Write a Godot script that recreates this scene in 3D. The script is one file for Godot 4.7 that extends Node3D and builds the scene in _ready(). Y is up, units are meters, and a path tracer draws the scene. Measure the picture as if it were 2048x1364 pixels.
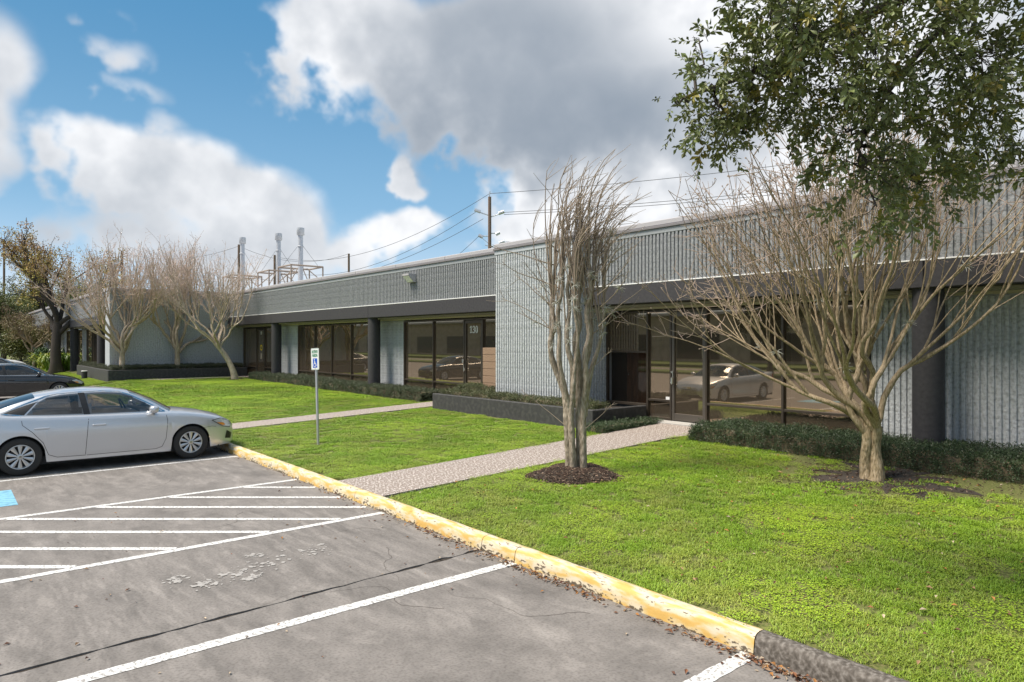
extends Node3D
# Single-storey office building behind a lawn, seen across a parking lot. Units are metres, x runs along the facade, -z into it.

var rng := RandomNumberGenerator.new()
var taken := {}
var M := {}
const EYE := Vector3(0, 2.35, 0)
const FW := Vector3(-0.76758, 0, -0.64096)
const RT := Vector3(0.64096, 0, -0.76758)
const FLOOR := 0.48
const GLASS_Z := -13.2

# ---------------------------------------------------------------- mesh collecting
class MB:
	var v := PackedVector3Array()
	var n := PackedVector3Array()
	var i := PackedInt32Array()
	var c := PackedColorArray()
	var uv := PackedVector2Array()
	var uv2 := PackedVector2Array()
	var col := Color(1, 1, 1)
	var use_c := false
	func tri(a: Vector3, b: Vector3, d: Vector3) -> void:
		var k := v.size()
		var m := (b - a).cross(d - a).normalized()
		v.append(a); v.append(b); v.append(d)
		n.append(m); n.append(m); n.append(m)
		if use_c:
			c.append(col); c.append(col); c.append(col)
		i.append(k); i.append(k + 2); i.append(k + 1)
	func quad(a: Vector3, b: Vector3, d: Vector3, e: Vector3) -> void:
		var k := v.size()
		var m := (b - a).cross(d - a)
		if m.length_squared() < 1e-14:
			m = (d - a).cross(e - a)
		m = m.normalized()
		v.append(a); v.append(b); v.append(d); v.append(e)
		n.append(m); n.append(m); n.append(m); n.append(m)
		if use_c:
			c.append(col); c.append(col); c.append(col); c.append(col)
		i.append(k); i.append(k + 2); i.append(k + 1); i.append(k); i.append(k + 3); i.append(k + 2)
	func box(lo: Vector3, hi: Vector3) -> void:
		bbox(Transform3D(Basis(), (lo + hi) * 0.5), (hi - lo), 0.0)
	func bbox(t: Transform3D, s: Vector3, b: float) -> void:
		var h := s * 0.5
		for ax in 3:
			var u := (ax + 1) % 3
			var w := (ax + 2) % 3
			for sg: float in [-1.0, 1.0]:
				var q := []
				for e: Vector2 in [Vector2(-1, -1), Vector2(1, -1), Vector2(1, 1), Vector2(-1, 1)]:
					var p := Vector3.ZERO
					p[ax] = sg * h[ax]
					p[u] = e.x * (h[u] - b)
					p[w] = e.y * (h[w] - b)
					q.append(t * p)
				if sg > 0:
					quad(q[0], q[1], q[2], q[3])
				else:
					quad(q[3], q[2], q[1], q[0])
		if b <= 0.0:
			return
		for ax in 3:
			var u := (ax + 1) % 3
			var w := (ax + 2) % 3
			for su: float in [-1.0, 1.0]:
				for sw: float in [-1.0, 1.0]:
					var q := []
					for e: Vector2 in [Vector2(-1, 0), Vector2(1, 0), Vector2(1, 1), Vector2(-1, 1)]:
						var p := Vector3.ZERO
						p[ax] = e.x * (h[ax] - b)
						p[u] = su * (h[u] - b * e.y)
						p[w] = sw * (h[w] - b * (1.0 - e.y))
						q.append(t * p)
					if su * sw < 0:
						quad(q[0], q[1], q[2], q[3])
					else:
						quad(q[3], q[2], q[1], q[0])
		for sx: float in [-1.0, 1.0]:
			for sy: float in [-1.0, 1.0]:
				for sz: float in [-1.0, 1.0]:
					var a := t * Vector3(sx * h.x, sy * (h.y - b), sz * (h.z - b))
					var d := t * Vector3(sx * (h.x - b), sy * h.y, sz * (h.z - b))
					var e := t * Vector3(sx * (h.x - b), sy * (h.y - b), sz * h.z)
					if sx * sy * sz > 0:
						tri(a, d, e)
					else:
						tri(a, e, d)
	func grid(p: Array, closed := false, nrm: Array = []) -> void:
		# rows of points, smooth normals; outward when the columns run to the right of the rows seen from outside
		var rows := p.size()
		var cols: int = p[0].size()
		var k := v.size()
		for r in rows:
			for q in cols:
				v.append(p[r][q])
				if nrm.size():
					n.append(nrm[r][q])
				else:
					var ra: Vector3 = p[mini(r + 1, rows - 1)][q] - p[maxi(r - 1, 0)][q]
					var qn := (q + 1) % cols if closed else mini(q + 1, cols - 1)
					var qp := (q - 1 + cols) % cols if closed else maxi(q - 1, 0)
					var ca: Vector3 = p[r][qn] - p[r][qp]
					n.append(ca.cross(ra).normalized())
				if use_c:
					c.append(col)
		for r in rows - 1:
			for q in (cols if closed else cols - 1):
				var a := k + r * cols + q
				var b := k + r * cols + (q + 1) % cols
				i.append(a); i.append(b + cols); i.append(b)
				i.append(a); i.append(a + cols); i.append(b + cols)
	func tube(p: PackedVector3Array, r: PackedFloat32Array, sides: int, cap := true) -> void:
		var m := p.size()
		var k := v.size()
		var d0 := (p[1] - p[0]).normalized()
		var ref := Vector3(1, 0, 0) if absf(d0.x) < 0.8 else Vector3(0, 0, 1)
		for s in m:
			var d := (p[mini(s + 1, m - 1)] - p[maxi(s - 1, 0)]).normalized()
			var a := ref - d * ref.dot(d)
			if a.length_squared() < 1e-6:
				a = Vector3(0, 1, 0).cross(d)
			a = a.normalized()
			ref = a
			var b := d.cross(a)
			for q in sides:
				var t := TAU * q / sides
				var o := a * cos(t) + b * sin(t)
				v.append(p[s] + o * r[s])
				n.append(o)
				if use_c:
					c.append(col)
		for s in m - 1:
			for q in sides:
				var a := k + s * sides + q
				var b := k + s * sides + (q + 1) % sides
				i.append(a); i.append(b + sides); i.append(b)
				i.append(a); i.append(a + sides); i.append(b + sides)
		if cap and r[m - 1] > 0.004:
			var e := k + (m - 1) * sides
			for q in range(1, sides - 1):
				i.append(e); i.append(e + q + 1); i.append(e + q)
	func rod(a: Vector3, b: Vector3, r: float, sides := 8) -> void:
		tube(PackedVector3Array([a, b]), PackedFloat32Array([r, r]), sides)
		var k := v.size()
		var d := (a - b).normalized()
		for q in sides:
			v.append(v[k - 2 * sides + q]); n.append(d)
			if use_c:
				c.append(col)
		for q in range(1, sides - 1):
			i.append(k); i.append(k + q); i.append(k + q + 1)
	func lathe(t: Transform3D, prof: PackedVector2Array, sides: int) -> void:
		# profile of (radius, height along t's y)
		var rows := []
		for q in prof.size():
			var row := []
			for s in sides:
				var a := TAU * s / sides
				row.append(t * Vector3(cos(a) * prof[q].x, prof[q].y, -sin(a) * prof[q].x))
			rows.append(row)
		grid(rows, true)
	func prism(t: Transform3D, poly: PackedVector2Array, depth: float) -> void:
		# polygon in t's xy plane, front at z = depth, back at z = 0
		var ix := Geometry2D.triangulate_polygon(poly)
		var area := 0.0
		for q in poly.size():
			area += poly[q].cross(poly[(q + 1) % poly.size()])
		for q in range(0, ix.size(), 3):
			var a := poly[ix[q]]; var b := poly[ix[q + 1]]; var d := poly[ix[q + 2]]
			if (b - a).cross(d - a) < 0:
				var w := b; b = d; d = w
			tri(t * Vector3(a.x, a.y, depth), t * Vector3(b.x, b.y, depth), t * Vector3(d.x, d.y, depth))
			tri(t * Vector3(a.x, a.y, 0), t * Vector3(d.x, d.y, 0), t * Vector3(b.x, b.y, 0))
		for q in poly.size():
			var a := poly[q]; var b := poly[(q + 1) % poly.size()]
			if area < 0:
				var w := a; a = b; b = w
			quad(t * Vector3(a.x, a.y, 0), t * Vector3(b.x, b.y, 0), t * Vector3(b.x, b.y, depth), t * Vector3(a.x, a.y, depth))
	func mesh(m: Material) -> ArrayMesh:
		var a := []
		a.resize(Mesh.ARRAY_MAX)
		a[Mesh.ARRAY_VERTEX] = v
		a[Mesh.ARRAY_NORMAL] = n
		a[Mesh.ARRAY_INDEX] = i
		if c.size() == v.size():
			a[Mesh.ARRAY_COLOR] = c
		if uv.size() == v.size():
			a[Mesh.ARRAY_TEX_UV] = uv
		if uv2.size() == v.size():
			a[Mesh.ARRAY_TEX_UV2] = uv2
		var o := ArrayMesh.new()
		o.add_surface_from_arrays(Mesh.PRIMITIVE_TRIANGLES, a)
		o.surface_set_material(0, m)
		return o

# ---------------------------------------------------------------- scene helpers
func numbered(called: String) -> String:
	var k: int = taken.get(called, 0)
	taken[called] = k + 1
	return called if k == 0 else "%s_%03d" % [called, k]

func tag(o: Node, label: String, category: String, group := "") -> Node:
	o.set_meta("label", label)
	o.set_meta("category", category)
	if group != "":
		o.set_meta("group", group)
	return o

func thing(called: String, label: String, category: String, at := Vector3.ZERO, turn := 0.0, group := "") -> Node3D:
	var o := Node3D.new()
	o.name = numbered(called)
	add_child(o)
	o.position = at
	o.rotation.y = turn
	tag(o, label, category, group)
	return o

func put(called: String, mb: MB, m: Material, parent: Node) -> MeshInstance3D:
	var o := MeshInstance3D.new()
	o.mesh = mb.mesh(m)
	if parent == self:
		o.name = numbered(called)
		add_child(o)
	else:
		o.name = called
		parent.add_child(o, true)
	return o

func put_mesh(called: String, me: Mesh, parent: Node, t := Transform3D()) -> MeshInstance3D:
	var o := MeshInstance3D.new()
	o.mesh = me
	o.name = numbered(called) if parent == self else called
	parent.add_child(o, true)
	o.transform = t
	return o

func struct(called: String, mb: MB, m: Material) -> MeshInstance3D:
	var o := put(called, mb, m, self)
	o.set_meta("kind", "structure")
	return o

func multi(called: String, me: Mesh, ts: Array, cs: Array, parent: Node) -> MultiMeshInstance3D:
	var mm := MultiMesh.new()
	mm.transform_format = MultiMesh.TRANSFORM_3D
	mm.use_colors = cs.size() > 0
	mm.mesh = me
	mm.instance_count = ts.size()
	for k in ts.size():
		mm.set_instance_transform(k, ts[k])
		if cs.size():
			mm.set_instance_color(k, cs[k])
	var o := MultiMeshInstance3D.new()
	o.multimesh = mm
	o.name = numbered(called) if parent == self else called
	parent.add_child(o, true)
	o.set_meta("kind", "stuff")
	return o

func lin(r: float, g: float, b: float) -> Color:
	return Color(r, g, b).linear_to_srgb()

func mat(called: String, col: Color, rough := 0.8, metal := 0.0) -> StandardMaterial3D:
	var m := StandardMaterial3D.new()
	m.resource_name = called
	m.albedo_color = col.linear_to_srgb()
	m.albedo_color.a = col.a
	m.roughness = rough
	m.metallic = metal
	M[called] = m
	return m

func noise(sd: int, freq: float, oct := 4, kind := FastNoiseLite.TYPE_SIMPLEX_SMOOTH) -> FastNoiseLite:
	var f := FastNoiseLite.new()
	f.seed = sd
	f.frequency = freq
	f.noise_type = kind
	f.fractal_type = FastNoiseLite.FRACTAL_FBM
	f.fractal_octaves = oct
	return f

func ramp_tex(sd: int, freq: float, oct: int, stops: Array, size := 512, kind := FastNoiseLite.TYPE_SIMPLEX_SMOOTH) -> NoiseTexture2D:
	var t := NoiseTexture2D.new()
	t.width = size
	t.height = size
	t.seamless = true
	t.noise = noise(sd, freq, oct, kind)
	var g := Gradient.new()
	g.offsets = PackedFloat32Array()
	g.colors = PackedColorArray()
	var offs := PackedFloat32Array()
	var cols := PackedColorArray()
	for s in stops:
		offs.append(s[0])
		var cc: Color = s[1]
		cols.append(cc.linear_to_srgb())
	g.offsets = offs
	g.colors = cols
	t.color_ramp = g
	return t

func grey_tex(sd: int, freq: float, oct: int, lo: float, hi: float, size := 512) -> NoiseTexture2D:
	return ramp_tex(sd, freq, oct, [[0.25, Color(lo, lo, lo)], [0.75, Color(hi, hi, hi)]], size)

func normal_tex(sd: int, freq: float, oct: int, strength: float, size := 512) -> NoiseTexture2D:
	var t := NoiseTexture2D.new()
	t.width = size
	t.height = size
	t.seamless = true
	t.as_normal_map = true
	t.bump_strength = strength
	t.noise = noise(sd, freq, oct)
	return t

func tri_map(m: StandardMaterial3D, per_metre: float) -> void:
	m.uv1_triplanar = true
	m.uv1_world_triplanar = true
	m.uv1_scale = Vector3.ONE * per_metre

func ss(a: float, b: float, x: float) -> float:
	return smoothstep(a, b, x)

func ground(x: float, z: float) -> float:
	var w := 1.0 - ss(-38.0, -26.0, x)
	var k := lerpf(0.037, 0.17, w)
	return minf(0.13 + maxf(0.0, -z - 5.1) * k, 0.425)

# ---------------------------------------------------------------- sky
const BLOBS := [
	# azimuth, elevation (degrees from the middle of the view), half widths, density, greyness
	[-27.0, 12.6, 6.5, 3.0, 1.15, 0.22], [-22.0, 11.0, 6.0, 3.0, 1.1, 0.2], [-30.5, 13.6, 4.5, 2.0, 1.0, 0.15],
	[-25.0, 8.0, 10.0, 2.6, 0.85, 0.5], [-18.5, 9.0, 3.2, 3.4, 1.0, 0.15], [-19.0, 6.0, 6.0, 2.5, 0.8, 0.2],
	[-37.0, 17.0, 3.2, 4.5, 1.0, 0.35], [-38.0, 13.0, 2.6, 3.0, 0.8, 0.35],
	[-30.0, 20.0, 3.0, 1.5, 0.5, 0.3], [-29.0, 17.6, 3.2, 1.1, 0.52, 0.3], [-27.6, 16.0, 2.4, 1.0, 0.5, 0.3], [-31.0, 22.4, 2.5, 0.8, 0.3, 0.3],
	[-4.0, 21.5, 10.5, 5.6, 1.3, 0.95], [6.0, 18.0, 11.0, 5.2, 1.5, 1.15], [0.5, 17.5, 7.0, 3.4, 1.3, 1.15], [-14.5, 20.5, 4.0, 4.5, 1.0, 0.3],
	[-17.0, 22.8, 4.0, 3.0, 0.9, 0.25], [2.0, 24.0, 9.0, 4.0, 1.3, 0.85], [14.0, 16.5, 7.0, 4.6, 1.3, 0.95], [-13.0, 25.0, 6.0, 3.2, 0.9, 0.3],
	[-8.3, 13.9, 1.7, 1.9, 1.0, 0.05], [-7.6, 12.5, 1.9, 1.1, 0.9, 0.1],
	[-10.0, 8.6, 4.2, 1.9, 1.0, 0.1], [-7.6, 9.6, 3.0, 1.5, 0.95, 0.05], [-12.5, 7.4, 4.5, 1.5, 0.75, 0.15],
	[4.0, 12.0, 6.0, 3.2, 1.2, 0.1], [11.0, 12.0, 9.0, 4.0, 1.4, 0.0], [20.0, 12.0, 11.0, 6.0, 1.5, 0.05], [0.0, 8.5, 4.0, 2.5, 0.75, 0.2], [12.0, 24.5, 6.0, 3.6, 1.5, 0.0],
	[28.0, 16.0, 12.0, 10.0, 1.5, 0.2], [22.0, 25.0, 10.0, 7.0, 1.5, 0.05], [5.5, 8.0, 8.0, 3.5, 1.2, 0.05],
]

func build_sky() -> Environment:
	var w := 4096
	var h := 2048
	var im := Image.create(w, h, false, Image.FORMAT_RGBF)
	var na := noise(11, 2.1, 5)
	var nb := noise(23, 6.5, 5)
	var nw := noise(5, 5.0, 3)
	var nc := noise(29, 17.0, 5)
	var nz := noise(9, 1.3, 3)
	var mid := atan2(FW.x, -FW.z)
	for y in h:
		var el := PI * (0.5 - (y + 0.5) / h)
		if el < -0.03:
			var row := Color(0.16, 0.16, 0.15)
			im.fill_rect(Rect2i(0, y, w, 1), row)
			continue
		var deg := rad_to_deg(el)
		var ce := cos(el)
		var sy := sin(el)
		for x in w:
			var az := TAU * (x + 0.5) / w
			var d := Vector3(sin(az) * ce, sy, -cos(az) * ce)
			var rel := rad_to_deg(wrapf(az - mid, -PI, PI))
			var warp := nw.get_noise_3dv(d)
			var fine := nb.get_noise_3dv(d)
			var wisp := nc.get_noise_3dv(d)
			var dens := 0.0
			var grey := 0.0
			var inside := 1.0 - ss(36.0, 52.0, absf(rel))
			inside *= 1.0 - ss(27.0, 38.0, deg)
			if inside > 0.0:
				var rx := rel + warp * 2.6 + wisp * 1.2
				var ry := deg + fine * 2.2 + wisp * 0.7
				var best := 0.0
				var gs := 0.0
				var gw := 0.0001
				for b: Array in BLOBS:
					var ux: float = (rx - b[0]) / b[2]
					if ux > 1.5 or ux < -1.5:
						continue
					var uy: float = (ry - b[1]) / b[3]
					var q := ux * ux + uy * uy
					if q > 2.0:
						continue
					var e: float = b[4] * (1.0 - q * 0.5) * (1.0 - q * 0.5)
					best = maxf(best, e) + 0.35 * minf(best, e)
					gs += e * b[5]
					gw += e
				dens = best * inside
				grey = gs / gw * inside
			if inside < 1.0:
				var o := na.get_noise_3dv(d * Vector3(1, 1.6, 1)) * 1.5 + 0.42
				dens += maxf(0.0, o) * (1.0 - inside)
				grey += clampf(nz.get_noise_3dv(d) * 1.5 + 0.4, 0.0, 1.0) * (1.0 - inside)
			var cover := ss(0.14, 0.64, dens * 0.85 + fine * 0.38 + wisp * 0.26 + warp * 0.08)
			var thick := clampf(dens - 0.25 + fine * 0.35, 0.0, 1.2)
			var blue := Color(0.080, 0.25, 0.46).lerp(Color(0.34, 0.56, 0.76), pow(1.0 - ss(-4.0, 30.0, deg), 1.2))
			var haze := 1.0 - ss(0.0, 11.0, deg)
			blue = blue.lerp(Color(0.68, 0.76, 0.84), haze * 0.75)
			var gmix := 1.0 - exp(-1.55 * maxf(0.0, grey * (0.45 + 0.50 * thick) + warp * 0.26 + fine * 0.34 + wisp * 0.20 + 0.03))
			var cloud := Color(0.84, 0.845, 0.86).lerp(Color(0.20, 0.245, 0.305), gmix)
			var out := blue.lerp(cloud, cover * 0.96)
			im.set_pixel(x, y, out)
	var sm := PanoramaSkyMaterial.new()
	sm.panorama = ImageTexture.create_from_image(im)
	var sky := Sky.new()
	sky.sky_material = sm
	var e := Environment.new()
	e.background_mode = Environment.BG_SKY
	e.sky = sky
	e.tonemap_mode = Environment.TONE_MAPPER_LINEAR
	e.ambient_light_source = Environment.AMBIENT_SOURCE_SKY
	e.sdfgi_enabled = true
	e.ssao_enabled = true
	e.ssil_enabled = true
	return e

# ---------------------------------------------------------------- materials
func make_materials() -> void:
	var m: StandardMaterial3D
	m = mat("lot_concrete", Color(1, 1, 1), 0.85)
	m.albedo_texture = lot_texture()
	m.detail_enabled = true
	m.detail_uv_layer = BaseMaterial3D.DETAIL_UV_2
	m.detail_blend_mode = BaseMaterial3D.BLEND_MODE_MUL
	m.detail_albedo = ramp_tex(41, 0.05, 6, [[0.15, Color(0.70, 0.69, 0.68)], [0.5, Color(0.95, 0.945, 0.94)], [0.85, Color(1, 1, 1)]], 1024)
	m.normal_enabled = true
	m.normal_texture = normal_tex(42, 0.09, 4, 3.0, 512)
	m.normal_scale = 0.08
	m = mat("joint_dirt", Color(0.045, 0.036, 0.028), 0.95)
	m = mat("white_paint", Color(1, 1, 1), 0.7)
	m.albedo_texture = ramp_tex(51, 0.05, 5, [[0.0, Color(0.20, 0.19, 0.18)], [0.30, Color(0.36, 0.35, 0.34)], [0.40, Color(0.64, 0.64, 0.63)], [1.0, Color(0.76, 0.76, 0.75)]], 512)
	tri_map(m, 0.9)
	m = mat("worn_paint", Color(0.36, 0.345, 0.33), 0.8)
	m = mat("blue_paint", Color(1, 1, 1), 0.7)
	m.albedo_texture = ramp_tex(52, 0.03, 5, [[0.2, Color(0.12, 0.30, 0.42)], [0.5, Color(0.20, 0.45, 0.62)], [1.0, Color(0.23, 0.48, 0.65)]], 256)
	tri_map(m, 0.8)
	m = mat("yellow_kerb", Color(1, 1, 1), 0.65)
	m.albedo_texture = kerb_texture()
	m.normal_enabled = true
	m.normal_texture = normal_tex(43, 0.05, 4, 4.0, 256)
	m.normal_scale = 0.12
	m = mat("bare_kerb", Color(1, 1, 1), 0.9)
	m.albedo_texture = ramp_tex(53, 0.03, 6, [[0.2, Color(0.07, 0.06, 0.05)], [0.5, Color(0.13, 0.115, 0.10)], [0.8, Color(0.24, 0.22, 0.20)]], 512)
	tri_map(m, 1.4)
	m = mat("soil", Color(1, 1, 1), 0.95)
	m.albedo_texture = ramp_tex(54, 0.05, 5, [[0.2, Color(0.07, 0.085, 0.018)], [0.5, Color(0.12, 0.14, 0.032)], [0.8, Color(0.18, 0.16, 0.07)]], 512)
	tri_map(m, 1.1)
	m = mat("far_grass", Color(1, 1, 1), 0.9)
	m.albedo_texture = ramp_tex(56, 0.04, 6, [[0.2, Color(0.05, 0.09, 0.014)], [0.5, Color(0.085, 0.14, 0.02)], [0.8, Color(0.13, 0.17, 0.035)]], 512)
	tri_map(m, 0.5)
	m = mat("aggregate", Color(1, 1, 1), 0.8)
	m.albedo_texture = ramp_tex(55, 0.04, 2, [[0.15, Color(0.11, 0.08, 0.065)], [0.38, Color(0.26, 0.21, 0.18)], [0.55, Color(0.42, 0.365, 0.33)], [0.75, Color(0.72, 0.67, 0.63)]], 512, FastNoiseLite.TYPE_CELLULAR)
	tri_map(m, 1.6)
	m.normal_enabled = true
	m.normal_texture = normal_tex(44, 0.12, 2, 6.0, 512)
	m.normal_scale = 0.6
	m = mat("mulch", Color(1, 1, 1), 0.95)
	m.vertex_color_use_as_albedo = true
	m = mat("blade", Color(1, 1, 1), 0.55)
	m.vertex_color_use_as_albedo = true
	m.backlight = Color(0.45, 0.5, 0.1)
	m.cull_mode = BaseMaterial3D.CULL_DISABLED
	m = mat("leaf", Color(1, 1, 1), 0.45)
	m.vertex_color_use_as_albedo = true
	m.backlight = Color(0.5, 0.55, 0.15)
	m.cull_mode = BaseMaterial3D.CULL_DISABLED
	m = mat("dead_leaf", Color(1, 1, 1), 0.8)
	m.vertex_color_use_as_albedo = true
	m.cull_mode = BaseMaterial3D.CULL_DISABLED
	m = mat("block_paint", Color(1, 1, 1), 0.75)
	m.albedo_texture = ramp_tex(61, 0.02, 6, [[0.15, Color(0.31, 0.33, 0.34)], [0.45, Color(0.455, 0.48, 0.50)], [0.8, Color(0.545, 0.575, 0.60)]], 1024)
	tri_map(m, 0.6)
	m.normal_enabled = true
	m.normal_texture = normal_tex(62, 0.06, 5, 9.0, 512)
	m.normal_scale = 0.22
	m = M.block_paint.duplicate()
	m.resource_name = "fascia_paint"
	m.albedo_color = lin(0.54, 0.54, 0.545)
	M["fascia_paint"] = m
	mat("fascia_smooth", Color(0.30, 0.325, 0.345), 0.7)
	m = mat("smooth_paint", Color(0.44, 0.475, 0.51), 0.7)
	m = mat("beam_paint", Color(1, 1, 1), 0.75)
	m.albedo_texture = ramp_tex(63, 0.03, 5, [[0.2, Color(0.033, 0.032, 0.037)], [0.5, Color(0.041, 0.040, 0.045)], [0.85, Color(0.049, 0.048, 0.053)]], 512)
	tri_map(m, 0.7)
	m.normal_enabled = true
	m.normal_texture = normal_tex(64, 0.15, 3, 4.0, 256)
	m.normal_scale = 0.08
	m = mat("planter_paint", Color(1, 1, 1), 0.7)
	m.albedo_texture = ramp_tex(65, 0.02, 6, [[0.2, Color(0.038, 0.038, 0.039)], [0.55, Color(0.050, 0.050, 0.051)], [0.85, Color(0.070, 0.070, 0.067)]], 512)
	tri_map(m, 0.6)
	m = mat("coping", Color(0.42, 0.41, 0.43), 0.45)
	m = mat("coping_lip", Color(0.20, 0.19, 0.20), 0.6)
	m = mat("roofing", Color(0.55, 0.54, 0.54), 0.8)
	m = mat("soffit", Color(0.26, 0.245, 0.20), 0.8)
	m = mat("soffit_trim", Color(0.46, 0.43, 0.33), 0.7)
	m = mat("bronze", Color(0.085, 0.070, 0.056), 0.38, 0.5)
	m = mat("bronze_sill", Color(0.13, 0.115, 0.10), 0.4, 0.5)
	m = mat("chrome", Color(0.75, 0.75, 0.76), 0.22, 1.0)
	m = mat("white_plastic", Color(0.82, 0.83, 0.83), 0.4)
	m = mat("black_rubber", Color(0.018, 0.018, 0.019), 0.7)
	m = mat("interior_wall", Color(0.16, 0.14, 0.115), 0.9)
	m = mat("interior_floor", Color(0.06, 0.055, 0.05), 0.9)
	m = mat("wood_door", Color(1, 1, 1), 0.5)
	m.albedo_texture = ramp_tex(66, 0.01, 5, [[0.2, Color(0.10, 0.035, 0.012)], [0.8, Color(0.20, 0.075, 0.028)]], 256)
	m.uv1_triplanar = true
	m.uv1_scale = Vector3(4.0, 0.4, 4.0)
	m = mat("slab_edge", Color(0.42, 0.41, 0.39), 0.9)
	m = mat("tan_block", Color(1, 1, 1), 0.9)
	m.albedo_texture = ramp_tex(67, 0.08, 5, [[0.2, Color(0.20, 0.13, 0.085)], [0.8, Color(0.36, 0.25, 0.17)]], 256)
	tri_map(m, 1.5)
	# bronze mirror glazing
	m = mat("glazing", Color(0.40, 0.32, 0.235, 0.0), 0.02, 0.86)
	m.transparency = BaseMaterial3D.TRANSPARENCY_ALPHA
	m = mat("clear_glazing", Color(0.03, 0.025, 0.02, 0.25), 0.02)
	m.transparency = BaseMaterial3D.TRANSPARENCY_ALPHA
	mat("hedge_wood", Color(0.14, 0.11, 0.07), 0.9)
	m = mat("blind", Color(0.42, 0.36, 0.28), 0.6)
	m = mat("bark_myrtle", Color(1, 1, 1), 0.8)
	m.albedo_texture = ramp_tex(71, 0.03, 6, [[0.18, Color(0.11, 0.085, 0.045)], [0.45, Color(0.29, 0.22, 0.13)], [0.78, Color(0.46, 0.37, 0.26)]], 512)
	m.uv1_triplanar = true
	m.uv1_world_triplanar = true
	m.uv1_scale = Vector3(2.6, 0.45, 2.6)
	m.normal_enabled = true
	m.normal_texture = normal_tex(72, 0.05, 4, 6.0, 256)
	m.normal_scale = 0.6
	m = mat("bark_twig", Color(0.40, 0.31, 0.25), 0.85)
	m = M.bark_myrtle.duplicate()
	m.resource_name = "bark_pale"
	m.albedo_texture = ramp_tex(77, 0.03, 6, [[0.18, Color(0.24, 0.19, 0.13)], [0.45, Color(0.42, 0.34, 0.25)], [0.78, Color(0.55, 0.46, 0.36)]], 256)
	M["bark_pale"] = m
	mat("twig_pale", Color(0.56, 0.44, 0.38), 0.85)
	m = mat("bark_grey", Color(1, 1, 1), 0.85)
	m.albedo_texture = ramp_tex(76, 0.03, 6, [[0.15, Color(0.14, 0.11, 0.08)], [0.45, Color(0.30, 0.25, 0.19)], [0.8, Color(0.46, 0.40, 0.33)]], 512)
	m.uv1_triplanar = true
	m.uv1_world_triplanar = true
	m.uv1_scale = Vector3(2.6, 0.45, 2.6)
	m.normal_enabled = true
	m.normal_texture = M["bark_myrtle"].normal_texture
	m.normal_scale = 0.6
	m = mat("twig_grey", Color(0.31, 0.25, 0.19), 0.85)
	m = mat("bark_oak", Color(1, 1, 1), 0.95)
	m.albedo_texture = ramp_tex(73, 0.06, 5, [[0.2, Color(0.025, 0.02, 0.016)], [0.5, Color(0.06, 0.05, 0.04)], [0.8, Color(0.11, 0.095, 0.08)]], 512)
	m.uv1_triplanar = true
	m.uv1_world_triplanar = true
	m.uv1_scale = Vector3(2.5, 0.8, 2.5)
	m = mat("moss", Color(0.42, 0.43, 0.38), 0.9)
	m = mat("galvanised", Color(0.55, 0.57, 0.60), 0.4, 0.7)
	m = mat("stack_metal", Color(0.50, 0.52, 0.56), 0.5, 0.3)
	m = mat("rusty_steel", Color(0.30, 0.25, 0.21), 0.8, 0.2)
	m = mat("pole_wood", Color(0.16, 0.11, 0.08), 0.9)
	m = mat("cable", Color(0.06, 0.06, 0.065), 0.7)
	m = mat("sign_white", Color(0.80, 0.81, 0.80), 0.4)
	m = mat("sign_blue", Color(0.01, 0.09, 0.48), 0.4)
	m = mat("sign_green", Color(0.05, 0.25, 0.13), 0.5)
	m = mat("decal_yellow", Color(0.75, 0.55, 0.04), 0.5)
	m = mat("far_wall", Color(1, 1, 1), 0.9)
	m.albedo_texture = ramp_tex(68, 0.02, 4, [[0.2, Color(0.34, 0.30, 0.25)], [0.8, Color(0.46, 0.41, 0.35)]], 256)
	tri_map(m, 0.2)
	m = mat("far_opening", Color(0.03, 0.03, 0.032), 0.25)

func lot_texture() -> ImageTexture:
	var s := 1024
	var im := Image.create(s, s, false, Image.FORMAT_RGB8)
	var a := noise(31, 3.0, 5)
	var b := noise(32, 9.0, 4)
	var e := noise(33, 1.6, 3)
	for y in s:
		for x in s:
			# a torus in four-space flattened to three, so that the picture repeats without a seam
			var u := TAU * x / s
			var v := TAU * y / s
			var p := Vector3((2.0 + cos(u)) * cos(v) * 0.5, (2.0 + cos(u)) * sin(v) * 0.5, sin(u) * 0.5)
			var n := a.get_noise_3dv(p) * 0.6 + b.get_noise_3dv(p * Vector3(1.0, 1.0, 3.0)) * 0.30
			var t := clampf(0.5 + n * 0.9 + e.get_noise_3dv(p) * 0.35, 0.0, 1.0)
			var g := lerpf(0.135, 0.245, t)
			var wisp := ss(0.10, 0.45, a.get_noise_3dv(p * Vector3(1.6, 0.7, 1.0) + Vector3(7, 3, 1))) * 0.045
			g += wisp
			im.set_pixel(x, y, Color(g * 1.06, g * 0.98, g * 0.92).linear_to_srgb())
	return ImageTexture.create_from_image(im)

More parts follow.
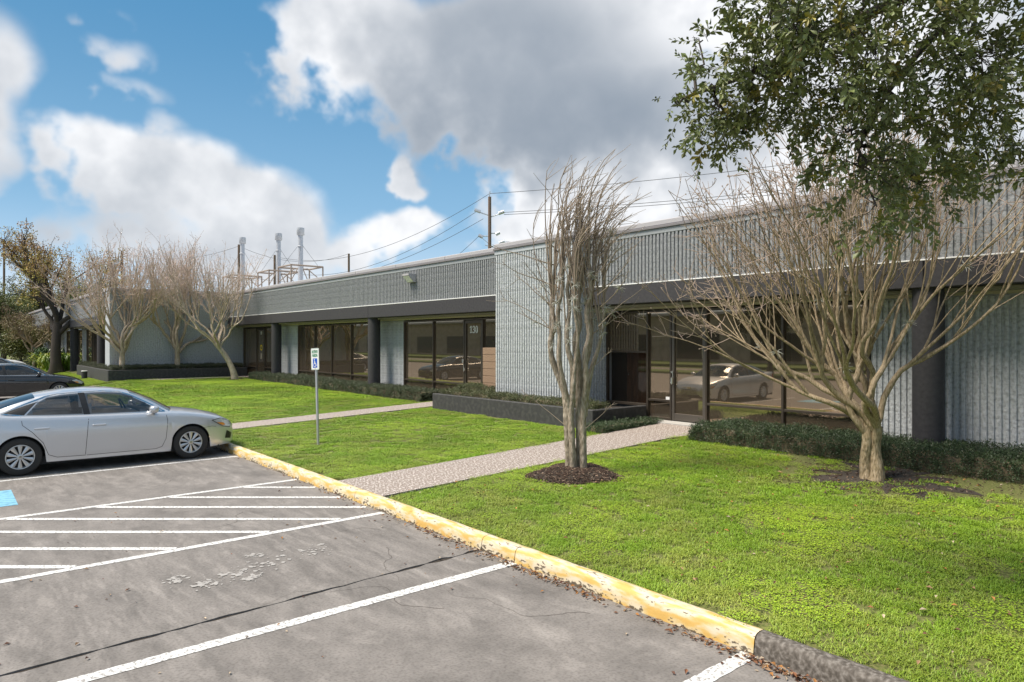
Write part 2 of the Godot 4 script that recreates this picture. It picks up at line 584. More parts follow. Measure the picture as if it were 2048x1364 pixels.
func kerb_texture() -> ImageTexture:
	# u along the kerb, v round its profile from the gutter (0) over the top (1)
	var w := 1024
	var h := 128
	var im := Image.create(w, h, false, Image.FORMAT_RGB8)
	var a := noise(35, 0.008, 5)
	var b := noise(36, 0.03, 5)
	for y in h:
		var v := y / float(h)
		for x in w:
			var wear := a.get_noise_2d(x, y * 3.0)
			var chip := b.get_noise_2d(x * 1.3, y * 4.0 + 300.0)
			var c := Color(0.64, 0.47, 0.19).lerp(Color(0.68, 0.60, 0.45), ss(-0.25, 0.25, wear))
			c = c.lerp(Color(0.64, 0.37, 0.07), ss(0.05, 0.4, -wear) * 0.6)
			var dirt := ss(0.36, 0.46, chip * 0.7 + wear * 0.6 + maxf(0.0, 0.14 - v) * 4.0)
			c = c.lerp(Color(0.06, 0.04, 0.025), dirt * 0.9)
			if v > 0.4:
				c = c.lerp(Color(0.34, 0.29, 0.24), ss(0.50, 0.60, chip + wear * 0.4) * 0.5)
			im.set_pixel(x, y, c.linear_to_srgb())
	return ImageTexture.create_from_image(im)

# ---------------------------------------------------------------- ground
func sheet(mb: MB, x0: float, x1: float, z0: float, z1: float, y: float) -> void:
	mb.quad(Vector3(x0, y, z1), Vector3(x1, y, z1), Vector3(x1, y, z0), Vector3(x0, y, z0))

func lot_uv(mb: MB) -> void:
	for p in mb.v:
		mb.uv.append(Vector2(p.x / 7.3, p.z / 5.1))
		mb.uv2.append(Vector2(p.x / 1.7 + p.z / 9.0, p.z / 1.6))

func build_ground() -> void:
	var mb := MB.new()
	sheet(mb, -400, 300, -400, 300, -0.12)
	struct("ground", mb, M.far_grass)
	# the parking lot: two concrete pours with an open, dirt-filled joint between them
	mb = MB.new()
	var edge := []
	var nj := noise(81, 1.4, 4)
	var z := -4.9
	while z < 26.0:
		edge.append(Vector2(-6.16 - (z + 4.9) * -0.036 + nj.get_noise_1d(z) * 0.018 + rng.randf_range(-0.008, 0.008), z))
		z += 0.12 if z < 2.0 else 3.0
	for k in edge.size() - 1:
		var p: Vector2 = edge[k]
		var q: Vector2 = edge[k + 1]
		var g0 := 0.006 + absf(nj.get_noise_1d(p.y * 5.0 + 50.0)) * 0.075
		var g1 := 0.006 + absf(nj.get_noise_1d(q.y * 5.0 + 50.0)) * 0.075
		mb.quad(Vector3(-140, 0, q.y), Vector3(q.x - g1, 0, q.y), Vector3(p.x - g0, 0, p.y), Vector3(-140, 0, p.y))
		mb.quad(Vector3(q.x + g1, 0, q.y), Vector3(60, 0, q.y), Vector3(60, 0, p.y), Vector3(p.x + g0, 0, p.y))
		mb.quad(Vector3(p.x - g0, 0, p.y), Vector3(q.x - g1, 0, q.y), Vector3(q.x - g1, -0.03, q.y), Vector3(p.x - g0, -0.03, p.y))
		mb.quad(Vector3(q.x + g1, 0, q.y), Vector3(p.x + g0, 0, p.y), Vector3(p.x + g0, -0.03, p.y), Vector3(q.x + g1, -0.03, q.y))
	lot_uv(mb)
	var lot := struct("parking_lot", mb, M.lot_concrete)
	mb = MB.new()
	sheet(mb, -6.4, -4.8, -4.9, 26.0, -0.014)
	put("joint_filling", mb, M.joint_dirt, lot)
	# painted lines
	for x: float in [-14.30, -11.25, -8.32, -5.56, -2.80, 0.0, 2.8, -17.1, -19.9, -22.7, -25.5, -28.3, -31.1, -33.9, -36.7, -39.5, -42.3, -45.1, -47.9, -50.7, -53.5]:
		mb = MB.new()
		var half := 0.065 if x == -5.56 or x == -2.8 else 0.055
		ragged_line(mb, Vector2(x, -4.66), Vector2(x, 0.75), half, int(x * 10.0))
		put("painted_line", mb, M.white_paint, lot)
	for d: float in [10.99, 10.29, 9.68, 9.03, 8.42, 7.74, 7.12, 6.4, 5.7]:
		# hatching of the access aisle: runs square to the diagonal
		var s0: float = (-11.19 + 0.76758 * d) / 0.64096
		var s1: float = (-8.38 + 0.76758 * d) / 0.64096
		s1 = minf(s1, (4.62 - 0.64096 * d) / 0.76758)
		var a := FW * d + RT * s0
		var b := FW * d + RT * s1
		if a.z > 0.7:
			s0 = (-0.7 - 0.64096 * d) / 0.76758
			a = FW * d + RT * s0
		if s1 - s0 < 0.3:
			continue
		mb = MB.new()
		ragged_line(mb, Vector2(a.x, a.z), Vector2(b.x, b.z), 0.05, int(d * 37.0))
		put("painted_line", mb, M.white_paint, lot)
	# accessible bay emblem
	mb = MB.new()
	sheet(mb, -13.36, -12.08, -0.86, 0.42, 0.004)
	var em := put("bay_emblem", mb, M.blue_paint, lot)
	mb = MB.new()
	wheelchair(mb, Transform3D(Basis(Vector3(1, 0, 0), Vector3(0, 0, -1), Vector3(0, 1, 0)), Vector3(-12.72, 0.008, -0.22)), 1.0, 0.001)
	put("wheelchair_symbol", mb, M.white_paint, em)
	# scuffed remains of old paint
	var np := noise(83, 2.6, 4)
	for s: Array in [[-7.15, -2.62, 0.34, 0.16], [-7.32, -3.22, 0.28, 0.17], [-7.12, -2.30, 0.20, 0.10], [-6.98, -1.98, 0.16, 0.08], [-7.3, -1.78, 0.14, 0.07], [-7.55, -2.65, 0.12, 0.06], [-6.85, -2.4, 0.12, 0.07]]:
		mb = MB.new()
		for k in 60:
			var px: float = s[0] + rng.randfn() * s[2] * 0.4
			var pz: float = s[1] + rng.randfn() * s[3] * 0.9
			var r0 := 0.004 + 0.026 * pow(rng.randf(), 3.0)
			var poly := PackedVector3Array()
			for q in 7:
				var t := TAU * q / 7
				var rr := r0 * (0.5 + rng.randf() * 0.9)
				poly.append(Vector3(px + cos(t) * rr * 1.2, 0.004 + k * 0.00005, pz - sin(t) * rr))
			for q in range(1, 6):
				mb.tri(poly[0], poly[q], poly[q + 1])
		put("paint_scuff", mb, M.worn_paint, lot)
	# hairline cracks
	for e: Array in [[-5.0, -3.4, 1.9, 2.2], [-4.1, -4.3, 2.7, 1.6], [-6.9, -3.9, 0.4, 1.3], [-9.6, -3.2, 0.9, 1.5], [-3.4, -2.3, 2.2, 1.8], [-12.6, -3.0, 0.3, 1.2], [-7.6, -4.2, 2.9, 0.9]]:
		mb = MB.new()
		var p := Vector2(e[0], e[1])
		var dir: float = e[2]
		var steps := int(e[3] / 0.05)
		for k in steps:
			dir += rng.randfn() * 0.28
			var q := p + Vector2(cos(dir), sin(dir)) * 0.05
			var o := Vector2(-sin(dir), cos(dir)) * (0.0022 * (1.0 - k / float(steps)) + 0.0006)
			mb.quad(Vector3(p.x - o.x, 0.0015, p.y - o.y), Vector3(p.x + o.x, 0.0015, p.y + o.y), Vector3(q.x + o.x, 0.0015, q.y + o.y), Vector3(q.x - o.x, 0.0015, q.y - o.y))
			p = q
		put("crack", mb, M.joint_dirt, lot)
	build_kerb()
	build_lawn()

func ragged_line(mb: MB, a: Vector2, b: Vector2, half: float, sd: int) -> void:
	var nn := noise(90 + sd, 3.0, 3)
	var len := a.distance_to(b)
	var d := (b - a) / len
	var o := Vector2(-d.y, d.x)
	var k := int(len / 0.06)
	for s in k:
		var t0 := len * s / k
		var t1 := len * (s + 1) / k
		var p0 := a + d * t0
		var p1 := a + d * t1
		var q := []
		for e: Array in [[p0, t0, -1.0], [p1, t1, -1.0], [p1, t1, 1.0], [p0, t0, 1.0]]:
			var w: float = half + nn.get_noise_2d(e[1] * 3.0, e[2] * 40.0) * 0.009
			var p: Vector2 = e[0] + o * (w * e[2])
			q.append(Vector3(p.x, 0.004, p.y))
		mb.quad(q[3], q[2], q[1], q[0])

func wheelchair(mb: MB, t: Transform3D, s: float, depth: float) -> void:
	# the accessible-parking figure in a box of s by s, drawn in t's xy plane
	var u := s / 10.0
	var head := PackedVector2Array()
	for k in 14:
		head.append(Vector2(-0.6, 3.7) * u + Vector2(cos(TAU * k / 14), sin(TAU * k / 14)) * 0.75 * u)
	mb.prism(t, head, depth)
	for seg: Array in [[Vector2(-0.5, 2.7), Vector2(-0.2, -0.4), 0.55], [Vector2(-0.3, 1.2), Vector2(1.6, 1.0), 0.35], [Vector2(-0.2, -0.4), Vector2(2.0, -0.5), 0.5], [Vector2(1.9, -0.5), Vector2(2.8, -2.9), 0.45], [Vector2(2.7, -2.8), Vector2(3.5, -2.5), 0.35]]:
		var a: Vector2 = seg[0] * u
		var b: Vector2 = seg[1] * u
		var o = (b - a).normalized().orthogonal() * (seg[2] * u)
		mb.prism(t, PackedVector2Array([a + o, a - o, b - o, b + o]), depth)
	for k in 18:
		var a0 := deg_to_rad(115.0 + 250.0 * k / 18.0)
		var a1 := deg_to_rad(115.0 + 250.0 * (k + 1) / 18.0)
		var c := Vector2(-0.1, -1.9) * u
		var e0 := Vector2(cos(a0), sin(a0))
		var e1 := Vector2(cos(a1), sin(a1))
		mb.prism(t, PackedVector2Array([c + e0 * 1.7 * u, c + e0 * 2.3 * u, c + e1 * 2.3 * u, c + e1 * 1.7 * u]), depth)

func build_kerb() -> void:
	var root := Node3D.new()
	root.name = "kerb"
	add_child(root)
	root.set_meta("kind", "structure")
	# profile: (z inward, y) from gutter to lawn
	var prof := PackedVector2Array([Vector2(0.0, -0.02), Vector2(0.008, 0.06), Vector2(0.018, 0.115), Vector2(0.035, 0.142), Vector2(0.065, 0.155), Vector2(0.11, 0.158), Vector2(0.15, 0.152), Vector2(0.172, 0.135), Vector2(0.18, 0.10)])
	var cuts := [22.0, 18.5, 15.0, 11.5, 8.0, 4.5, 1.2, -2.77, -5.55, -6.12, -9.2, -12.2, -15.2, -18.4, -21.6, -24.8, -28.0, -31.2, -34.4, -37.6, -40.8, -44.0, -47.2, -50.4, -53.6, -58.0, -64.0, -72.0]
	var nn := noise(84, 0.7, 3)
	for k in cuts.size() - 1:
		var x1: float = cuts[k] - 0.004
		var x0: float = cuts[k + 1] + 0.004
		var steps := clampi(int((x1 - x0) / 0.12), 3, 30)
		var mb := MB.new()
		var rows := []
		for s in steps + 1:
			var x := lerpf(x0, x1, s / float(steps))
			var row := []
			for q in prof.size():
				var w := nn.get_noise_2d(x * 4.0, q * 3.0) * 0.005
				row.append(Vector3(x, prof[q].y + w * (0.0 if q == 0 else 1.0), -4.66 - prof[q].x + nn.get_noise_1d(x) * 0.008))
				mb.uv.append(Vector2(x / 3.7, q / float(prof.size() - 1)))
			rows.append(row)
		# columns run inward, rows run to +x
		for r in rows:
			r.reverse()
		var fl := PackedVector2Array()
		for s in steps + 1:
			for q in prof.size():
				fl.append(mb.uv[s * prof.size() + prof.size() - 1 - q])
		mb.uv = fl
		mb.grid(rows)
		var lab := "yellow" if cuts[k] <= -2.77 else "bare"
		put("kerb_stone", mb, M.yellow_kerb if lab == "yellow" else M.bare_kerb, root)

# where the lawn is: 0 elsewhere, else how grassy
func lawn_at(x: float, z: float) -> float:
	if z > -4.86 or z < -13.0:
		return 0.0
	for w: Array in [[-10.05, -8.65], [-18.55, -17.45], [-38.0, -37.0]]:
		if x > w[0] - 0.015 and x < w[1] + 0.015:
			return 0.0
	if x > -8.2 and z < -11.55:
		return 0.0
	if x > -17.15 and x < -10.05 and z < -11.15:
		return 0.0
	if x > -35.0 and x < -18.9 and z < -11.95:
		return 0.0
	if x < -38.25 and z < -6.25:
		return 0.0
	if x < -35.0 and z < -11.9:
		return 0.0
	return 1.0

func build_lawn() -> void:
	var mb := MB.new()
	var xs := []
	var x := -110.0
	while x < 40.0:
		xs.append(x)
		x += 2.0 if x < -45.0 or x > 6.0 else 0.5
	var zs := [-4.82]
	var z := -5.0
	while z > -14.1:
		zs.append(z)
		z -= 0.5
	var rows := []
	for zz: float in zs:
		var row := []
		for xx: float in xs:
			row.append(Vector3(xx, ground(xx, zz) - 0.012 + (0.0 if zz < -4.9 else -0.03), zz))
		rows.append(row)
	mb.grid(rows)
	struct("lawn", mb, M.soil)
	# exposed-aggregate walks, poured in bays
	for w: Array in [[-10.05, -8.65, [-4.82, -7.0, -9.25, -11.4, -13.12]], [-18.55, -17.45, [-4.82, -7.3, -9.8, -12.0, -13.12]], [-38.0, -37.0, [-4.82, -8.0, -11.0, -13.12]]]:
		var root := Node3D.new()
		root.name = numbered("path")
		add_child(root)
		root.set_meta("kind", "structure")
		var cz: Array = w[2]
		for k in cz.size() - 1:
			var b := MB.new()
			var z0: float = cz[k] - 0.006
			var z1: float = cz[k + 1] + 0.006
			var wide: float = 0.42 if k == cz.size() - 2 and w[0] == -10.05 else 0.0
			var y0 := ground(w[0], z0) + 0.018
			var y1 := ground(w[0], z1) + 0.018
			var a: float = w[0]
			var c: float = w[1]
			var p := [Vector3(a, y0, z0), Vector3(c, y0, z0), Vector3(c + wide, y1, z1), Vector3(a, y1, z1)]
			b.quad(p[0], p[1], p[2], p[3])
			for q in 4:
				var e: Vector3 = p[q]
				var f: Vector3 = p[(q + 1) % 4]
				b.quad(e - Vector3(0, 0.1, 0), f - Vector3(0, 0.1, 0), f, e)
			put("paving_bay", b, M.aggregate, root)

func grass_patch(sd: int, size: float, blades: int, tall: float, wide: float, broad: bool) -> ArrayMesh:
	var r := RandomNumberGenerator.new()
	r.seed = sd
	var mb := MB.new()
	mb.use_c = true
	for k in blades:
		var p := Vector3(r.randf_range(-0.5, 0.5) * size, -0.012, r.randf_range(-0.5, 0.5) * size)
		var a := r.randf() * TAU
		var lean := Vector3(cos(a), 0, sin(a))
		var side := Vector3(-sin(a), 0, cos(a))
		var h := tall * r.randf_range(0.45, 1.1)
		var t := r.randf_range(0.75, 1.25)
		mb.col = Color(t * r.randf_range(0.85, 1.2), t, t * r.randf_range(0.6, 1.2))
		if broad:
			# a clover-like leaflet held flat on a short stalk
			var c := p + Vector3(0, h, 0) + lean * 0.008
			var e := wide * r.randf_range(0.7, 1.3)
			var up := Vector3(0, e * r.randf_range(-0.3, 0.5), 0)
			mb.quad(c - lean * e, c + side * e, c + lean * e + up, c - side * e + up)
		else:
			var bend := r.randf_range(0.5, 1.5) * h
			var m := p + Vector3(0, h * 0.60, 0) + lean * bend * 0.4
			var e := p + Vector3(0, h * 0.75, 0) + lean * bend * 1.2
			mb.quad(p + side * wide, p - side * wide, m - side * wide * 0.8, m + side * wide * 0.8)
			mb.tri(m + side * wide * 0.8, m - side * wide * 0.8, e)
	return mb.mesh(M.blade)

func build_grass() -> void:
	var grass := [grass_patch(1, 0.24, 230, 0.042, 0.0028, false), grass_patch(2, 0.24, 230, 0.038, 0.003, false)]
	var clover := grass_patch(3, 0.30, 230, 0.036, 0.0075, true)
	var far := grass_patch(4, 0.6, 420, 0.05, 0.007, false)
	var tone := noise(85, 0.32, 3)
	var lime := noise(86, 0.45, 3)
	var dry := noise(87, 0.9, 3)
	var lists := [[], [], [], []]
	var cols := [[], [], [], []]
	var step := 0.17
	var r := RandomNumberGenerator.new()
	r.seed = 77
	var z := -4.9
	while z > -13.0:
		var x := -40.0
		while x < 1.5:
			var st := step if x > -12.5 else (0.22 if x > -22.0 else 0.4)
			x += st
			var px := x + r.randf_range(-0.5, 0.5) * st
			var pz := z + r.randf_range(-0.5, 0.5) * st
			if lawn_at(px, pz) <= 0.0:
				continue
			# bare, mulched ground about the trees
			var bare := 0.0
			var q := Vector2((px + 7.72) / 0.66, (pz + 7.72) / 0.66).length() + tone.get_noise_2d(px * 6, pz * 6) * 0.35
			if q < 1.0:
				continue
			q = Vector2((px + 4.2) / 1.5, (pz + 10.75) / 1.15).length() + lime.get_noise_2d(px * 5, pz * 5) * 0.9
			if q < 1.0 and r.randf() < 0.86:
				continue
			if px > -6.5 and pz < -11.2 + (px + 6.5) * 0.05 and r.randf() < 0.8:
				continue
			if px > -3.4 and pz < -10.2 and r.randf() < 0.75 - lime.get_noise_2d(px * 4, pz * 4):
				continue
			var l := lime.get_noise_2d(px, pz)
			var ring := 1.0 - ss(0.7, 1.5, Vector2(px + 7.72, pz + 7.72).length())
			var near_walk := 1.0 - ss(0.0, 1.5, absf(px + 9.35) - 0.7)
			var is_lime := l + ring * 0.5 + near_walk * 0.25 + r.randf_range(-0.35, 0.35) > 0.34
			var t := 0.97 + tone.get_noise_2d(px, pz) * 0.35 + r.randf_range(-0.08, 0.08)
			var dd := clampf(dry.get_noise_2d(px, pz) * 1.2 + 0.1 + ss(-7.5, -5.2, pz) * 0.35, 0.0, 0.8)
			var c := Color(0.228, 0.375, 0.022).lerp(Color(0.41, 0.385, 0.11), dd * 0.6) * t
			var k := 0 if r.randf() < 0.5 else 1
			if is_lime:
				k = 2
				c = Color(0.305, 0.45, 0.032) * t
			elif x < -22.0:
				k = 3
			c.a = 1.0
			var tr := Transform3D(Basis(Vector3.UP, r.randf() * TAU).scaled(Vector3(1, r.randf_range(0.8, 1.25), 1)), Vector3(px, ground(px, pz), pz))
			if k == 2 and x < -22.0:
				tr.basis = tr.basis.scaled(Vector3(2.4, 1.6, 2.4))
			lists[k].append(tr)
			cols[k].append(c)
		z -= step if true else 0.0
	for k in 4:
		var o: Node = multi("grass" if k != 2 else "clover", [grass[0], grass[1], clover, far][k], lists[k], cols[k], self)
		tag(o, ["mown green grass blades covering the lawn in front of the building", "mown green grass blades covering the lawn in front of the building", "bright lime green clover patches in the lawn", "mown grass of the lawn farther along the building"][k], "grass" if k != 2 else "clover", "grass of the front lawn" if k < 2 else "")
	# west of the planter and beyond the lot
	var wl := []
	var wc := []
	for k in 2600:
		var px := r.randf_range(-62.0, -38.0)
		var pz := r.randf_range(-6.25, -4.9)
		wl.append(Transform3D(Basis(Vector3.UP, r.randf() * TAU), Vector3(px, ground(px, pz), pz)))
		wc.append(Color(0.26, 0.37, 0.02) * r.randf_range(0.8, 1.2))
	var o := multi("grass", far, wl, wc, self)
	tag(o, "narrow strip of grass before the far planter", "grass")

func small_leaf(l: float, w: float, fold: float) -> ArrayMesh:
	var mb := MB.new()
	mb.use_c = true
	mb.col = Color(1, 1, 1)
	mb.tri(Vector3(0, 0, 0), Vector3(w, fold, -l * 0.5), Vector3(0, 0, -l))
	mb.tri(Vector3(0, 0, 0), Vector3(0, 0, -l), Vector3(-w, fold, -l * 0.5))
	return mb.mesh(M.dead_leaf)

func build_litter() -> void:
	var leaf := small_leaf(0.055, 0.014, 0.012)
	var r := RandomNumberGenerator.new()
	r.seed = 99
	var ts := []
	var cs := []
	var tones := [Color(0.20, 0.085, 0.04), Color(0.32, 0.20, 0.11), Color(0.42, 0.34, 0.25), Color(0.13, 0.06, 0.04), Color(0.36, 0.17, 0.05)]
	# drifted against the kerb
	for k in 950:
		var x := -1.8 - absf(r.randfn()) * 3.6
		var z := -4.62 + absf(r.randfn()) * 0.055
		if r.randf() < 0.25 + 0.5 * sin(x * 2.1) * sin(x * 0.7 + 1.0):
			continue
		ts.append(Transform3D(Basis.from_euler(Vector3(r.randf_range(-0.5, 0.5), r.randf() * TAU, r.randf_range(-0.6, 0.6))).scaled(Vector3.ONE * r.randf_range(0.45, 1.05)), Vector3(x, r.randf_range(0.004, 0.03), z)))
		cs.append(tones[r.randi() % 5] * r.randf_range(0.7, 1.2))
	for k in 150:
		ts.append(Transform3D(Basis.from_euler(Vector3(r.randf_range(-0.3, 0.3), r.randf() * TAU, r.randf_range(-0.4, 0.4))).scaled(Vector3.ONE * r.randf_range(0.4, 1.0)), Vector3(r.randf_range(-11, 0), 0.008, -4.5 + pow(r.randf(), 1.6) * 4.5)))
		cs.append(tones[r.randi() % 5] * r.randf_range(0.7, 1.2))
	tag(multi("fallen_leaves", leaf, ts, cs, self), "dry brown leaves scattered on the parking lot and along the kerb", "fallen leaves")
	ts = []
	cs = []
	for k in 520:
		var x := r.randf_range(-9.0, 1.0)
		var z := r.randf_range(-11.4, -5.0)
		if lawn_at(x, z) <= 0.0:
			continue
		ts.append(Transform3D(Basis.from_euler(Vector3(r.randf_range(-0.4, 0.4), r.randf() * TAU, r.randf_range(-0.4, 0.4))).scaled(Vector3.ONE * r.randf_range(0.5, 1.15)), Vector3(x, ground(x, z) + r.randf_range(0.025, 0.05), z)))
		cs.append(tones[r.randi() % 5] * r.randf_range(0.8, 1.4))
	tag(multi("fallen_leaves", leaf, ts, cs, self), "dry brown leaves lying in the grass of the lawn", "fallen leaves")
	# bark mulch: a mound round the middle tree, thin litter round the right-hand one
	var dirt_edge := noise(88, 1.6, 4)
	var chip := MB.new()
	chip.use_c = true
	chip.bbox(Transform3D(), Vector3(0.030, 0.005, 0.008), 0.0)
	var cm := chip.mesh(M.mulch)
	for spot: Array in [[-7.72, -7.72, 0.68, 0.13, 4200, "heap of dark bark mulch round the trunk of the middle myrtle"], [-4.2, -10.72, 1.25, 0.0, 2600, "thin litter of bark and leaves round the right hand myrtle"], [-34.9, -11.3, 0.5, 0.06, 300, "small bark mulch ring under the leaning myrtle"]]:
		ts = []
		cs = []
		var mound := MB.new()
		var rows := []
		for q in 7:
			var row := []
			for s in 72:
				var a := TAU * s / 72
				var rr: float = spot[2] * q / 6.0 * (1.0 + 0.14 * sin(a * 3.0 + 1.0) + 0.07 * sin(a * 5.0))
				if spot[3] == 0.0:
					rr *= 0.72 + dirt_edge.get_noise_2d(cos(a) * 1.3, sin(a) * 1.3) * 0.9
				var px: float = spot[0] + cos(a) * rr
				var pz: float = spot[1] - sin(a) * rr
				row.append(Vector3(px, ground(px, pz) + 0.004 + spot[3] * pow(maxf(0.0, 1.0 - pow(q / 6.0, 2.0)), 0.8) - (0.012 if q == 6 else 0.0), pz))
			rows.append(row)
		rows.reverse()
		mound.grid(rows, true)
		var root := thing("mulch_ring", spot[5], "mulch", Vector3.ZERO)
		root.set_meta("kind", "stuff")
		put("mulch_bed", mound, M.joint_dirt, root)
		for k in int(spot[4]):
			var a := r.randf() * TAU
			var u := sqrt(r.randf()) * (1.06 if spot[3] > 0 else 1.2)
			if spot[3] == 0.0 and r.randf() < u * 0.6:
				continue
			var rr: float = spot[2] * u * (1.0 + 0.14 * sin(a * 3.0 + 1.0) + 0.07 * sin(a * 5.0))
			var px: float = spot[0] + cos(a) * rr
			var pz: float = spot[1] - sin(a) * rr
			var y: float = ground(px, pz) + 0.012 + spot[3] * pow(maxf(0.0, 1.0 - u * u), 0.8)
			ts.append(Transform3D(Basis.from_euler(Vector3(r.randf_range(-0.6, 0.6), r.randf() * TAU, r.randf_range(-0.6, 0.6))).scaled(Vector3.ONE * r.randf_range(0.5, 1.5)), Vector3(px, y, pz)))
			cs.append(Color(0.075, 0.045, 0.032) * r.randf_range(0.5, 1.3) if r.randf() < 0.85 else Color(0.26, 0.19, 0.14) * r.randf_range(0.7, 1.3))
		multi("mulch_chips", cm, ts, cs, root)

# ---------------------------------------------------------------- office building
var building: Node3D
var blocks := []          # every split-face block: [variant, transform, distance]

func block_mesh(sd: int, ribs: int, m: Material) -> ArrayMesh:
	# split-face fluted block, 0.4 x 0.2: four broken ribs on a recessed face, unit sized, depth in metres
	var r := RandomNumberGenerator.new()
	r.seed = sd
	var mb := MB.new()
	var p := 1.0 / ribs
	for k in ribs:
		var x0 := (k + 0.0) * p
		var g := p * 0.42
		# recessed channel
		mb.quad(Vector3(x0, 0, 0.0), Vector3(x0 + g, 0, 0.0), Vector3(x0 + g, 1, 0.0), Vector3(x0, 1, 0.0))
		var a := x0 + g
		var b := x0 + p
		var nx := 3
		var ny := 4
		var rows := []
		for y in ny + 1:
			var row := []
			for x in nx + 1:
				var v := y / float(ny)
				var u := x / float(nx)
				var d := 0.030 + r.randf_range(-0.0018, 0.0018)
				if y == 0 or y == ny:
					d -= 0.0025
				if x == 0 or x == nx:
					d -= 0.004
				var px := lerpf(a, b, u)
				if x == 0 or x == nx:
					px += r.randf_range(-0.003, 0.003)
				row.append(Vector3(px, 0.005 + v * 0.99, d))
			rows.append(row)
		for y in ny:
			for x in nx:
				mb.quad(rows[y][x], rows[y][x + 1], rows[y + 1][x + 1], rows[y + 1][x])
		for y in ny:
			var l0: Vector3 = rows[y][0]
			var l1: Vector3 = rows[y + 1][0]
			mb.quad(Vector3(a, l0.y, 0), l0, l1, Vector3(a, l1.y, 0))
			var r0: Vector3 = rows[y][nx]
			var r1: Vector3 = rows[y + 1][nx]
			mb.quad(r0, Vector3(b, r0.y, 0), Vector3(b, r1.y, 0), r1)
		mb.quad(rows[ny][0], rows[ny][nx], Vector3(b, 0.995, 0), Vector3(a, 0.995, 0))
		mb.quad(Vector3(a, 0.005, 0), Vector3(b, 0.005, 0), rows[0][nx], rows[0][0])
	return mb.mesh(m)

func fluted(a: Vector3, b: Vector3, height: float, courses: int, dark := 0) -> void:
	# a field of blocks from the lower left corner a to the lower right corner b seen from outside
	var dir := (b - a).normalized()
	var nrm := dir.cross(Vector3.UP)
	nrm = Vector3(-dir.z, 0, dir.x)
	if dir.x > 0.5:
		nrm = Vector3(0, 0, 1)
	elif dir.z < -0.5:
		nrm = Vector3(1, 0, 0)
	var n := maxi(1, roundi(a.distance_to(b) / 0.4064))
	var w := a.distance_to(b) / n
	var h := height / courses
	for c in courses:
		for k in n:
			var o := a + dir * (w * k) + Vector3(0, h * c, 0)
			o += nrm * rng.randf_range(-0.002, 0.002)
			blocks.append([rng.randi() % 3 + dark * 3, Transform3D(Basis(dir * w, Vector3.UP * h, nrm), o), (o - EYE).length()])

func build_blocks() -> void:
	blocks.sort_custom(func(p: Array, q: Array) -> bool: return p[2] < q[2])
	var me := [block_mesh(1, 4, M.block_paint), block_mesh(2, 4, M.block_paint), block_mesh(3, 4, M.block_paint), block_mesh(1, 4, M.fascia_paint), block_mesh(2, 4, M.fascia_paint), block_mesh(3, 4, M.fascia_paint)]
	var rest := [[], [], [], [], [], []]
	var count := 0
	for b: Array in blocks:
		var c: Vector3 = b[1].origin - EYE
		var seen := c.dot(FW) > 1.0 and c.dot(RT) < c.dot(FW) * 0.80
		if seen and count < 300:
			put_mesh("block", me[b[0]], building, b[1])
			count += 1
		else:
			rest[b[0]].append(b[1])
	for k in 6:
		multi("blockwork", me[k], rest[k], [], building)

func pane(parent: Node, x0: float, x1: float, y0: float, y1: float, z: float, clear := false) -> void:
	var mb := MB.new()
	mb.quad(Vector3(x0, y0, z), Vector3(x1, y0, z), Vector3(x1, y1, z), Vector3(x0, y1, z))
	put("pane", mb, M.clear_glazing if clear else M.glazing, parent)

func storefront(xs: Array, y0: float, y1: float, rail: float, z: float, skip: Array) -> MeshInstance3D:
	# aluminium frame with its panes; skip lists bays that hold doors
	var f := MB.new()
	var t := 0.05
	for k in xs.size():
		var x: float = xs[k]
		f.bbox(Transform3D(Basis(), Vector3(x, (y0 + y1) * 0.5, z)), Vector3(t, y1 - y0, 0.11), 0.004)
	for k in xs.size() - 1:
		var a: float = xs[k] + t * 0.5
		var b: float = xs[k + 1] - t * 0.5
		var c := (a + b) * 0.5
		f.bbox(Transform3D(Basis(), Vector3(c, y1 - 0.025, z - 0.002)), Vector3(b - a, 0.05, 0.10), 0.003)
		if k in skip:
			continue
		f.bbox(Transform3D(Basis(), Vector3(c, y0 + 0.025, z - 0.002)), Vector3(b - a, 0.05, 0.10), 0.003)
		f.bbox(Transform3D(Basis(), Vector3(c, rail, z - 0.002)), Vector3(b - a, 0.05, 0.10), 0.003)
	var o := put("storefront_frame", f, M.bronze, building)
	for k in xs.size() - 1:
		if k in skip:
			continue
		var a: float = xs[k] + t * 0.5
		var b: float = xs[k + 1] - t * 0.5
		pane(o, a, b, y0 + 0.05, rail - 0.025, z - 0.01)
		pane(o, a, b, rail + 0.025, y1 - 0.05, z - 0.01)
	return o

func glass_door(x0: float, x1: float, y0: float, y1: float, z: float, lab: String) -> MeshInstance3D:
	var f := MB.new()
	var s := 0.07
	var c := (x0 + x1) * 0.5
	var ym := (y0 + y1) * 0.5
	f.bbox(Transform3D(Basis(), Vector3(x0 + s * 0.5, ym, z)), Vector3(s, y1 - y0, 0.06), 0.004)
	f.bbox(Transform3D(Basis(), Vector3(x1 - s * 0.5, ym, z)), Vector3(s, y1 - y0, 0.06), 0.004)
	f.bbox(Transform3D(Basis(), Vector3(c, y1 - 0.05, z - 0.001)), Vector3(x1 - x0 - 2 * s, 0.10, 0.055), 0.003)
	f.bbox(Transform3D(Basis(), Vector3(c, y0 + 0.08, z - 0.001)), Vector3(x1 - x0 - 2 * s, 0.16, 0.055), 0.003)
	var o := put("door", f, M.bronze_sill if lab == "brown" else M.bronze, building)
	o.set_meta("label", "bronze framed glass entrance door")
	pane(o, x0 + s, x1 - s, y0 + 0.16, y1 - 0.10, z - 0.01)
	return o

